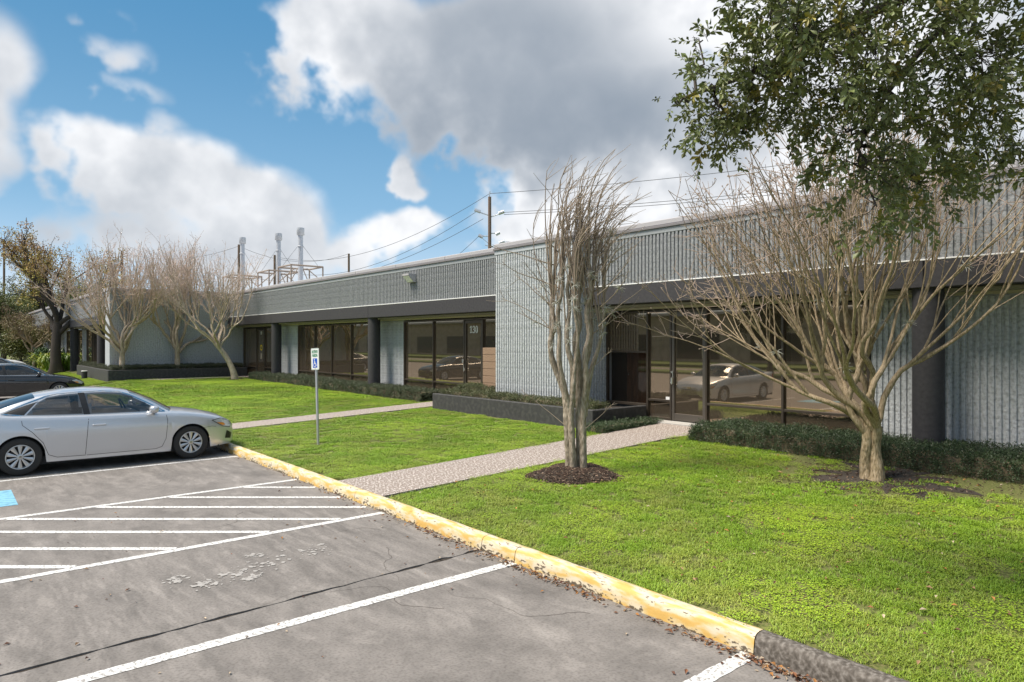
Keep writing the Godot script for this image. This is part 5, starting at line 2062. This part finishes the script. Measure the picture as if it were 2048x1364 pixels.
	# wild side branches
	for q in 26:
		var side := -1.0 if q % 3 == 0 else 1.0
		var c := RT * (side * r.randf_range(0.25, 0.42)) + Vector3(0, r.randf_range(2.2, 4.0), 0) + FW * r.randf_range(-0.25, 0.25)
		var l := limb(fine, r, c, Vector3(0, r.randf_range(0.25, 1.2), 0) + RT * side * r.randf_range(0.3, 1.0), r.randf_range(0.4, 1.15), 0.011, 0.004, 6, 0.12, Vector3.ZERO, 4)
		for e in 3:
			limb(fine, r, along(l, r.randf_range(0.4, 1.0)), around(r, heading(l, 0.8), 0.5), r.randf_range(0.15, 0.35), 0.005, 0.0025, 3, 0.12, Vector3.ZERO, 3)
		if r.randf() < 0.4:
			tuft(root, r, along(l, 0.5), 0.11)
	# low suckers
	for e: Array in [[-0.06, 0.62, -1.1, 1.0, 1.05], [0.10, 0.7, 1.0, 0.85, 0.6], [0.12, 1.6, 0.9, 0.7, 0.5]]:
		var l := limb(fine, r, RT * e[0] - FW * 0.06 + Vector3(0, e[1], 0), RT * e[2] + Vector3(0, e[3], 0), e[4], 0.007, 0.003, 6, 0.05, Vector3.ZERO, 4)
		for g in 8:
			limb(fine, r, along(l, 0.6 + 0.4 * r.randf()), around(r, heading(l, 0.8), 0.7), 0.09, 0.004, 0.003, 2, 0.1, Vector3.ZERO, 3)
	put("trunk", trunk, M.bark_grey, root)
	put("branches", whips, M.twig_grey, root)
	put("twigs", fine, M.twig_grey, root).set_meta("kind", "stuff")

func leaf_shape(mb: MB, t: Transform3D, l: float, w: float) -> void:
	# obovate leaf, folded a little along its midrib, pointing along t's -z
	var a := t * Vector3(0, 0, 0)
	var b := t * Vector3(0, -0.04 * l, -l)
	var m := t * Vector3(0, 0.0, -l * 0.58)
	var e := t * Vector3(w, 0.10 * l, -l * 0.62)
	var f := t * Vector3(-w, 0.10 * l, -l * 0.62)
	mb.tri(a, e, m)
	mb.tri(m, e, b)
	mb.tri(a, m, f)
	mb.tri(m, b, f)

func sprig(sd: int, leaves: int, l: float, w: float, stalk: float) -> ArrayMesh:
	var r := RandomNumberGenerator.new()
	r.seed = sd
	var mb := MB.new()
	mb.use_c = true
	mb.col = Color(0.6, 0.42, 0.5)
	mb.tube(PackedVector3Array([Vector3.ZERO, Vector3(0.01, -0.01, -stalk * 0.5), Vector3(0, -0.03, -stalk)]), PackedFloat32Array([0.0022, 0.0018, 0.001]), 3, false)
	for k in leaves:
		var t := (k + 0.5) / leaves
		var a := k * 2.4 + r.randf() * 0.5
		var c := Vector3(0, -0.02 * t, -stalk * (0.15 + 0.85 * t))
		var dir := (Vector3(cos(a), sin(a) * 0.7, -0.55 - t * 0.7) + Vector3(0, -0.15, 0)).normalized()
		var b := Basis.looking_at(dir, Vector3(r.randfn() * 0.5, 1, r.randfn() * 0.5))
		var g := r.randf_range(0.72, 1.3)
		mb.col = Color(g * r.randf_range(0.9, 1.15), g, g * r.randf_range(0.75, 1.1))
		leaf_shape(mb, Transform3D(b, c), l * r.randf_range(0.65, 1.15), w * r.randf_range(0.8, 1.15))
	return mb.mesh(M.leaf)

const CROWN := [
	# centre, half width, half height, leaves
	[Vector3(-3.00, 4.49, -4.99), 0.44, 0.24, 380], [Vector3(-3.35, 4.24, -5.04), 0.32, 0.17, 240],
	[Vector3(-2.49, 4.62, -4.82), 0.44, 0.31, 520], [Vector3(-2.74, 4.33, -5.30), 0.44, 0.26, 420],
	[Vector3(-2.14, 4.47, -5.24), 0.58, 0.44, 820], [Vector3(-2.55, 4.07, -5.68), 0.44, 0.33, 280],
	[Vector3(-2.33, 3.66, -5.48), 0.38, 0.25, 210], [Vector3(-2.24, 3.33, -5.43), 0.22, 0.19, 90],
	[Vector3(-2.16, 4.16, -6.15), 0.52, 0.45, 460], [Vector3(-1.65, 4.44, -5.83), 0.47, 0.51, 860],
	[Vector3(-2.13, 3.63, -6.18), 0.33, 0.20, 260], [Vector3(-1.84, 4.09, -6.84), 0.34, 0.25, 330],
	[Vector3(-2.01, 3.97, -7.26), 0.32, 0.14, 110], [Vector3(-3.40, 4.08, -5.29), 0.16, 0.11, 80],
	[Vector3(-3.70, 4.44, -4.92), 0.16, 0.07, 26], [Vector3(-3.54, 4.96, -5.13), 0.14, 0.10, 46],
	[Vector3(-2.72, 4.90, -4.85), 0.23, 0.19, 200], [Vector3(-2.35, 5.39, -5.30), 0.95, 0.46, 900],
	[Vector3(-1.55, 5.39, -5.94), 0.91, 0.55, 1100], [Vector3(-1.13, 4.56, -6.76), 0.57, 0.95, 900],
	[Vector3(-0.88, 5.77, -8.30), 0.88, 1.09, 900], [Vector3(-1.30, 3.89, -7.80), 0.53, 0.44, 260],
	[Vector3(-0.4, 6.6, -6.6), 1.4, 1.0, 900], [Vector3(1.2, 5.6, -7.0), 1.3, 1.1, 700], [Vector3(0.8, 6.4, -10.0), 1.5, 1.1, 700], [Vector3(2.4, 5.4, -9.3), 1.3, 1.2, 600], [Vector3(-0.6, 7.2, -8.6), 1.2, 0.9, 600],  # crown clusters out of view, placed for the shade they cast
]

func overhanging_oak() -> void:
	var r := RandomNumberGenerator.new()
	r.seed = 21
	var at := Vector3(0.9, ground(0.9, -8.6), -8.6)
	var root := thing("oak_tree", "green live oak whose leafy boughs hang into the upper right", "tree", at)
	var wood := MB.new()
	var crotch := Vector3(0.1, 2.7, -0.1)
	wood.tube(PackedVector3Array([Vector3(0, -0.1, 0), Vector3(0.02, 0.25, 0), Vector3(0.05, 1.2, 0.03), Vector3(0.08, 2.1, 0), crotch]), PackedFloat32Array([0.36, 0.27, 0.22, 0.20, 0.21]), 14)
	put("trunk", wood, M.bark_oak, root)
	wood = MB.new()
	var mains := []
	for e: Array in [[Vector3(-0.6, 4.6, -7.4), Vector3(-1.5, 5.2, -6.3), Vector3(-2.3, 4.85, -5.45), Vector3(-3.0, 4.55, -5.1), Vector3(-3.6, 4.46, -4.95)], [Vector3(-0.2, 5.0, -8.2), Vector3(-0.9, 5.6, -7.4), Vector3(-1.7, 5.3, -6.6), Vector3(-2.2, 4.5, -5.9), Vector3(-2.4, 3.9, -5.6)], [Vector3(0.6, 5.2, -8.9), Vector3(0.3, 6.2, -8.6), Vector3(-0.3, 7.0, -8.2)], [Vector3(1.4, 4.6, -8.3), Vector3(1.5, 5.6, -7.4), Vector3(0.6, 6.4, -6.8)], [Vector3(1.5, 4.6, -9.2), Vector3(2.2, 5.4, -9.5), Vector3(2.6, 5.9, -9.9)]]:
		var mp := PackedVector3Array([crotch])
		var mw := PackedFloat32Array([0.13])
		var ctl := [crotch]
		for q: Vector3 in e:
			ctl.append(q - at)
		for q in range(1, (ctl.size() - 1) * 4 + 1):
			var s := mini(q / 4, ctl.size() - 2)
			var u := q / 4.0 - s
			mp.append(ctl[s].cubic_interpolate(ctl[s + 1], ctl[maxi(s - 1, 0)], ctl[mini(s + 2, ctl.size() - 1)], u))
			mw.append(lerpf(0.12, 0.012, sqrt(q / ((ctl.size() - 1) * 4.0))))
		wood.tube(mp, mw, 9)
		mains.append(mp)
	var kinds := [sprig(1, 11, 0.074, 0.0155, 0.17), sprig(2, 9, 0.070, 0.015, 0.15), sprig(3, 12, 0.060, 0.0135, 0.20)]
	var ts := [[], [], []]
	var cs := [[], [], []]
	for c: Array in CROWN:
		var ce: Vector3 = c[0] - at
		var near = mains[0][0]
		var gap := 1e9
		for mp: PackedVector3Array in mains:
			for e in mp:
				if e.distance_to(ce) < gap:
					gap = e.distance_to(ce)
					near = e
		var mid: Vector3 = near.lerp(ce, 0.5) + Vector3(0, 0.12 * gap, 0)
		var pts := PackedVector3Array()
		var w := PackedFloat32Array()
		for q in 9:
			var t := q / 8.0
			pts.append(near.lerp(mid, t).lerp(mid.lerp(ce, t), t) + Vector3(r.randfn(), r.randfn(), r.randfn()) * 0.025)
			w.append(lerpf(0.020, 0.006, sqrt(t)))
		wood.tube(pts, w, 7)
		for q in int(c[3] / 11.0):
			# sprigs on fine branchlets inside the cluster
			var u := Vector3(r.randfn(), r.randfn(), r.randfn())
			u = u.normalized() * pow(r.randf(), 0.42)
			var tip: Vector3 = ce + u * Vector3(c[1], c[2], c[1])
			var from := along(pts, r.randf_range(0.72, 1.0))
			if q % 2 == 0:
				var m2 := from.lerp(tip, 0.5) + Vector3(r.randfn(), r.randfn() + 0.6, r.randfn()) * 0.04
				wood.tube(PackedVector3Array([from, m2, tip]), PackedFloat32Array([0.0045, 0.003, 0.002]), 3, false)
			for e in 3:
				var dir := around(r, (tip - from).normalized() * 0.7 + Vector3(0, -0.25, 0), 0.55)
				var b := Basis.looking_at(dir, Vector3(r.randfn() * 0.4, 1, r.randfn() * 0.4)).scaled(Vector3.ONE * r.randf_range(0.6, 1.4))
				var k := r.randi() % 3
				ts[k].append(Transform3D(b, tip + Vector3(r.randfn(), r.randfn(), r.randfn()) * 0.05))
				var g := r.randf_range(0.75, 1.45)
				var col := Color(0.125, 0.155, 0.05) * g
				if r.randf() < 0.10:
					col = Color(0.20, 0.18, 0.03) * g
				elif r.randf() < 0.25:
					col = Color(0.12, 0.145, 0.04) * g
				cs[k].append(col)
	put("boughs", wood, M.bark_oak, root)
	for k in 3:
		multi("leaves", kinds[k], ts[k], cs[k], root)

func clump(sd: int, leaves: int, size: float, l: float, w: float) -> ArrayMesh:
	var r := RandomNumberGenerator.new()
	r.seed = sd
	var mb := MB.new()
	mb.use_c = true
	for k in leaves:
		var u := Vector3(r.randfn(), r.randfn(), r.randfn()).normalized() * pow(r.randf(), 0.5) * size
		var b := Basis.looking_at(around(r, u.normalized(), 0.7), Vector3(r.randfn(), 1, r.randfn()))
		var g := r.randf_range(0.65, 1.35)
		mb.col = Color(g * r.randf_range(0.9, 1.12), g, g * r.randf_range(0.8, 1.1))
		leaf_shape(mb, Transform3D(b, u), l * r.randf_range(0.7, 1.2), w)
	return mb.mesh(M.leaf)

func leafy_tree(called: String, label: String, at: Vector3, sd: int, height: float, wide: float, tones: Array, density: int, group: String, bark: Material, lean := Vector3.ZERO, leaf := 0.10) -> Node3D:
	var r := RandomNumberGenerator.new()
	r.seed = sd
	var root := thing(called, label, "tree", at, 0.0, group)
	var wood := MB.new()
	var tips := []
	var base := limb(wood, r, Vector3(0, -0.15, 0), Vector3(0, 1, 0) + lean, height * 0.33, height * 0.030, height * 0.021, 6, 0.04, Vector3.ZERO, 12)
	wood.tube(PackedVector3Array([Vector3(0, -0.2, 0), Vector3(0, 0.15, 0), Vector3(0, 0.5, 0) + lean * 0.3]), PackedFloat32Array([height * 0.052, height * 0.037, height * 0.029]), 12, false)
	put("trunk", wood, bark, root)
	wood = MB.new()
	for q in 9:
		var a := TAU * (q + r.randf()) / 9.0
		var out := wide / height * r.randf_range(0.7, 1.5)
		var st := r.randf_range(0.62, 1.0) if q > 2 else 1.0
		var d := Vector3(cos(a) * out, 0.75 if q > 3 else 1.2, sin(a) * out)
		var l1 := limb(wood, r, along(base, st), d, height * r.randf_range(0.30, 0.46), height * 0.014, height * 0.006, 7, 0.13, Vector3(0, 0.05, 0), 8)
		for b in 6:
			var t2 := r.randf_range(0.35, 1.0)
			var l2 := limb(wood, r, along(l1, t2), around(r, heading(l1, minf(t2, 0.99)) + Vector3(0, 0.25, 0), 0.5), height * r.randf_range(0.14, 0.26), height * 0.006, height * 0.002, 5, 0.13, Vector3(0, 0.06, 0), 5)
			for c in 5:
				var t3 := r.randf_range(0.4, 1.0)
				var l3 := limb(wood, r, along(l2, t3), around(r, heading(l2, minf(t3, 0.99)) + Vector3(0, 0.15, 0), 0.6), height * r.randf_range(0.05, 0.12), height * 0.0022, height * 0.001, 3, 0.12, Vector3(0, 0.04, 0), 3)
				tips.append(l3)
	put("branches", wood, bark, root)
	var me := clump(sd + 7, 14, leaf * 2.6, leaf, leaf * 0.36)
	var ts := []
	var cs := []
	for l3: PackedVector3Array in tips:
		for q in density:
			var p := along(l3, r.randf()) + Vector3(r.randfn(), r.randfn(), r.randfn()) * leaf * 1.8
			ts.append(Transform3D(Basis.from_euler(Vector3(r.randf(), r.randf(), r.randf()) * TAU).scaled(Vector3.ONE * r.randf_range(0.6, 1.2)), p))
			var hh := clampf(p.y / height + r.randf_range(-0.3, 0.3), 0.0, 0.999) if group == "" else r.randf() * 0.999
			var cc: Color = tones[int(hh * tones.size())]
			cs.append(cc * r.randf_range(0.75, 1.25))
	multi("crown", me, ts, cs, root)
	return root

func hedge(label: String, x0: float, x1: float, z0: float, z1: float, height: float, tone: Color, sd: int, base := -1.0) -> void:
	# clipped ground cover: z0 is the back, z1 the front edge
	var r := RandomNumberGenerator.new()
	r.seed = sd
	var root := thing("hedge", label, "hedge")
	var core := MB.new()
	var rows := []
	var nx := maxi(2, int((x1 - x0) / 0.4))
	for q in nx + 1:
		var x := lerpf(x0 + 0.07, x1 - 0.07, q / float(nx))
		var yb := ground(x, z1) if base < 0 else base
		var row := []
		for e: Array in [[z1 - 0.06, -0.05], [z1 - 0.08, height * 0.72], [z1 - 0.20, height * 0.86], [z0 + 0.06, height * 0.86], [z0 + 0.04, -0.05]]:
			row.append(Vector3(x, yb + e[1], e[0]))
		rows.append(row)
	rows.reverse()
	core.grid(rows)
	put("stems", core, M.hedge_wood, root)
	var me := clump(sd + 3, 22, 0.055, 0.026, 0.0065)
	var ts := []
	var cs := []
	var nn := noise(sd, 1.1, 3)
	var area := (x1 - x0) * (absf(z1 - z0) + height)
	for k in int(area * 330.0):
		var x := r.randf_range(x0, x1)
		var s := r.randf() * (absf(z1 - z0) + height * 1.25)
		var yb := ground(x, z1) if base < 0 else base
		var hh := height * (1.0 + nn.get_noise_2d(x * 1.5, s * 2.0) * 0.28)
		var p: Vector3
		if s < height * 1.25:
			var t := s / (height * 1.25)
			p = Vector3(x, yb + hh * t, z1 + nn.get_noise_2d(x * 2.0, t * 3.0) * 0.09 - 0.05 * t * t)
		else:
			p = Vector3(x, yb + hh + r.randf_range(-0.03, 0.02), z1 - (s - height * 1.25))
		ts.append(Transform3D(Basis.from_euler(Vector3(r.randf(), r.randf(), r.randf()) * TAU).scaled(Vector3.ONE * r.randf_range(0.8, 1.35)), p))
		cs.append(tone * (1.0 + nn.get_noise_2d(x * 3.0, p.z * 3.0) * 0.5) * r.randf_range(0.75, 1.25))
	# ends
	for k in int(absf(z1 - z0) * height * 420.0):
		for x: float in [x0, x1]:
			var yb := ground(x, z1) if base < 0 else base
			ts.append(Transform3D(Basis.from_euler(Vector3(r.randf(), r.randf(), r.randf()) * TAU), Vector3(x + r.randf_range(-0.03, 0.03), yb + r.randf() * height, lerpf(z0, z1, r.randf()))))
			cs.append(tone * r.randf_range(0.75, 1.25))
	multi("foliage", me, ts, cs, root)

func strap_shrub(label: String, at: Vector3, sd: int, size: float, tone: Color) -> void:
	var r := RandomNumberGenerator.new()
	r.seed = sd
	var root := thing("shrub", label, "shrub", at)
	var mb := MB.new()
	mb.use_c = true
	for k in 150:
		var a := r.randf() * TAU
		var out := Vector3(cos(a), 0, sin(a))
		var side := Vector3(-sin(a), 0, cos(a)) * 0.035 * size
		var rise := r.randf_range(0.5, 1.0) * size
		var reach := r.randf_range(0.4, 1.1) * size
		var g := r.randf_range(0.6, 1.3)
		mb.col = Color(tone.r * g, tone.g * g, tone.b * g)
		var c := Vector3(r.randfn(), 0, r.randfn()) * size * 0.35
		var p1 := c + out * reach * 0.4 + Vector3(0, rise * 0.8, 0)
		var p2 := c + out * reach * 0.8 + Vector3(0, rise, 0)
		var p3 := c + out * reach * 1.1 + Vector3(0, rise * 0.75, 0)
		mb.quad(c - side, c + side, p1 + side, p1 - side)
		mb.quad(p1 - side, p1 + side, p2 + side * 0.8, p2 - side * 0.8)
		mb.tri(p2 - side * 0.8, p2 + side * 0.8, p3)
	put("foliage", mb, M.leaf, root)

func build_plants() -> void:
	topped_myrtle()
	myrtle("spreading bare myrtle with golden trunk in front of the right wall", Vector3(-4.33, ground(-4.33, -10.5), -10.51), 14, {"stems": 3, "girth": 0.100, "fork": 0.72, "limbs": 12, "fan": 0.56, "branches": 4, "shoots": 4, "twigs": 6, "reach": 1.35, "tidy": 0.45, "sided": 0.45, "scale": 1.16, "lean": RT * -0.22 + Vector3(0, 0.05, 0)})
	myrtle("left one of the bare myrtles in the far planter", Vector3(-38.95, 0.80, -7.0), 31, {"stems": 2, "girth": 0.12, "fork": 0.75, "limbs": 9, "fan": 0.46, "branches": 4, "shoots": 5, "twigs": 5, "reach": 1.2, "scale": 1.5, "bark": M.bark_pale, "twig_bark": M.twig_pale})
	myrtle("middle one of the bare myrtles in the far planter", Vector3(-38.95, 0.80, -9.6), 32, {"stems": 2, "girth": 0.12, "fork": 0.75, "limbs": 9, "fan": 0.46, "branches": 4, "shoots": 5, "twigs": 5, "reach": 1.2, "scale": 1.5, "bark": M.bark_pale, "twig_bark": M.twig_pale})
	myrtle("leaning bare myrtle on the lawn at the far path", Vector3(-34.95, ground(-34.95, -11.3), -11.3), 33, {"stems": 1, "girth": 0.11, "fork": 1.5, "limbs": 9, "fan": 0.7, "branches": 4, "shoots": 5, "twigs": 5, "reach": 1.2, "scale": 1.25, "bark": M.bark_pale, "twig_bark": M.twig_pale, "lean": RT * -0.35, "base_lean": RT * -1.0})
	overhanging_oak()
	# far left
	leafy_tree("oak_tree", "dark trunked oak with thin brown and yellow leaves at left", Vector3(-52.7, 0.40, -5.75), 41, 11.0, 7.5, [Color(0.36, 0.36, 0.05), Color(0.40, 0.37, 0.06), Color(0.42, 0.33, 0.07), Color(0.38, 0.25, 0.08), Color(0.32, 0.18, 0.07)], 4, "", M.bark_oak, RT * -0.10, 0.11)
	leafy_tree("small_tree", "small yellowing tree at the left edge behind the cars", Vector3(-64.0, 0.3, -5.6), 42, 5.6, 5.0, [Color(0.16, 0.15, 0.03), Color(0.18, 0.15, 0.04), Color(0.18, 0.11, 0.06)], 3, "", M.bark_myrtle, Vector3.ZERO, 0.08)
	for t: Array in [[Vector3(-71.5, 0.2, -5.3), 3.6, 57, "low bushy tree behind the white parked car"], [Vector3(-82.0, 0.1, -4.8), 4.6, 58, "bushy tree closing the far end of the lawn"], [Vector3(-76.7, 0.2, -4.4), 7.5, 48, "yellow green tree at the left edge behind the parked cars"], [Vector3(-90, 0, -4.4), 9.5, 49, "leafy tree just past the left edge of the view"], [Vector3(-96, 0, -8.5), 11.0, 43, "green tree behind the oak at the far left"], [Vector3(-108, 0, -15), 12.0, 44, "olive tree rising behind the far end of the roof"], [Vector3(-120, 0, -24), 11.0, 45, "far tree showing over the roof behind the myrtles"], [Vector3(-92, 0, 7), 10.0, 46, "tree beyond the far end of the parking lot"]]:
		leafy_tree("broadleaf_tree", t[3], t[0], t[2], t[1], t[1] * 0.75, [Color(0.08, 0.10, 0.025), Color(0.12, 0.14, 0.03), Color(0.17, 0.18, 0.04)], 6, "trees beyond the building", M.bark_oak, Vector3.ZERO, 0.16)
	for t: Array in [[Vector3(-24, 0.1, 16), 6.5, 51, "tree across the lot mirrored in the windows, nearest"], [Vector3(-44, 0.1, 16), 7.5, 52, "tree across the lot mirrored in the windows, middle"], [Vector3(-13, 0.1, 31), 9.0, 53, "tree across the lot before the tan building"], [Vector3(4, 0.1, 30), 9.0, 54, "tree across the lot mirrored beside the door"]]:
		leafy_tree("broadleaf_tree", t[3], t[0], t[2], t[1], t[1] * 0.8, [Color(0.04, 0.055, 0.016), Color(0.05, 0.07, 0.02)], 4, "trees across the parking lot", M.bark_oak, Vector3.ZERO, 0.14)
	strap_shrub("bright yellow green strap leaved shrub left of the oak", Vector3(-60.0, 0.4, -6.3), 61, 1.15, Color(0.26, 0.30, 0.02))
	strap_shrub("lime green arching shrub behind the oak trunk", Vector3(-57.5, 0.4, -6.4), 62, 1.1, Color(0.22, 0.28, 0.02))
	strap_shrub("upright fern green shrub right of the oak trunk", Vector3(-54.6, 0.4, -6.3), 63, 1.2, Color(0.09, 0.16, 0.02))
	strap_shrub("dark green rounded shrub behind the lime ones", Vector3(-62.5, 0.4, -6.5), 64, 1.5, Color(0.05, 0.10, 0.03))
	# hedges and ground cover
	hedge("dark green low hedge under the right hand windows", -8.25, 3.0, -12.95, -11.52, 0.30, Color(0.055, 0.09, 0.038), 71)
	hedge("short dark hedge between the planter and the path", -10.56, -10.06, -13.0, -10.95, 0.16, Color(0.055, 0.09, 0.038), 72)
	hedge("long grey green hedge under the left hand windows", -34.9, -18.95, -12.95, -11.92, 0.32, Color(0.085, 0.11, 0.058), 73)
	hedge("grey green ground cover filling the long planter", -16.9, -10.8, -11.92, -11.38, 0.20, Color(0.105, 0.12, 0.05), 74, 0.70)
	hedge("tall ground cover at the left end of the long planter", -16.9, -15.1, -12.9, -11.95, 0.32, Color(0.10, 0.12, 0.05), 75, 0.70)
	hedge("pale ground cover filling the far corner planter", -39.5, -38.5, -12.9, -6.5, 0.26, Color(0.085, 0.10, 0.055), 76, 0.82)
	hedge("pale ground cover along the front of the far planter", -48.0, -39.6, -7.1, -6.48, 0.24, Color(0.085, 0.10, 0.055), 77, 0.82)

# ---------------------------------------------------------------- scene
func _ready() -> void:
	rng.seed = 2024
	var cam := Camera3D.new()
	cam.name = "camera"
	add_child(cam)
	cam.look_at_from_position(EYE, EYE + FW, Vector3.UP)
	cam.fov = 52.93
	cam.near = 0.05
	cam.far = 900.0
	cam.current = true
	var env := build_sky()
	env.tonemap_exposure = 2.3
	env.background_energy_multiplier = 0.53
	var we := WorldEnvironment.new()
	we.name = "world_environment"
	we.environment = env
	add_child(we)
	var sun := DirectionalLight3D.new()
	sun.name = "sun"
	add_child(sun)
	sun.look_at_from_position(Vector3.ZERO, Vector3(0.24, -1.0, -0.55), Vector3.UP)
	sun.light_color = Color(1.0, 0.955, 0.89)
	sun.light_energy = 0.85
	sun.light_angular_distance = 22.0
	sun.shadow_enabled = true
	print("sky ", Time.get_ticks_msec())
	make_materials()
	print("materials ", Time.get_ticks_msec())
	build_ground()
	build_office()
	build_blocks()
	build_site_things()
	print("building ", Time.get_ticks_msec())
	build_cars()
	print("cars ", Time.get_ticks_msec())
	build_plants()
	print("plants ", Time.get_ticks_msec())
	build_grass()
	build_litter()
	print("done ", Time.get_ticks_msec())
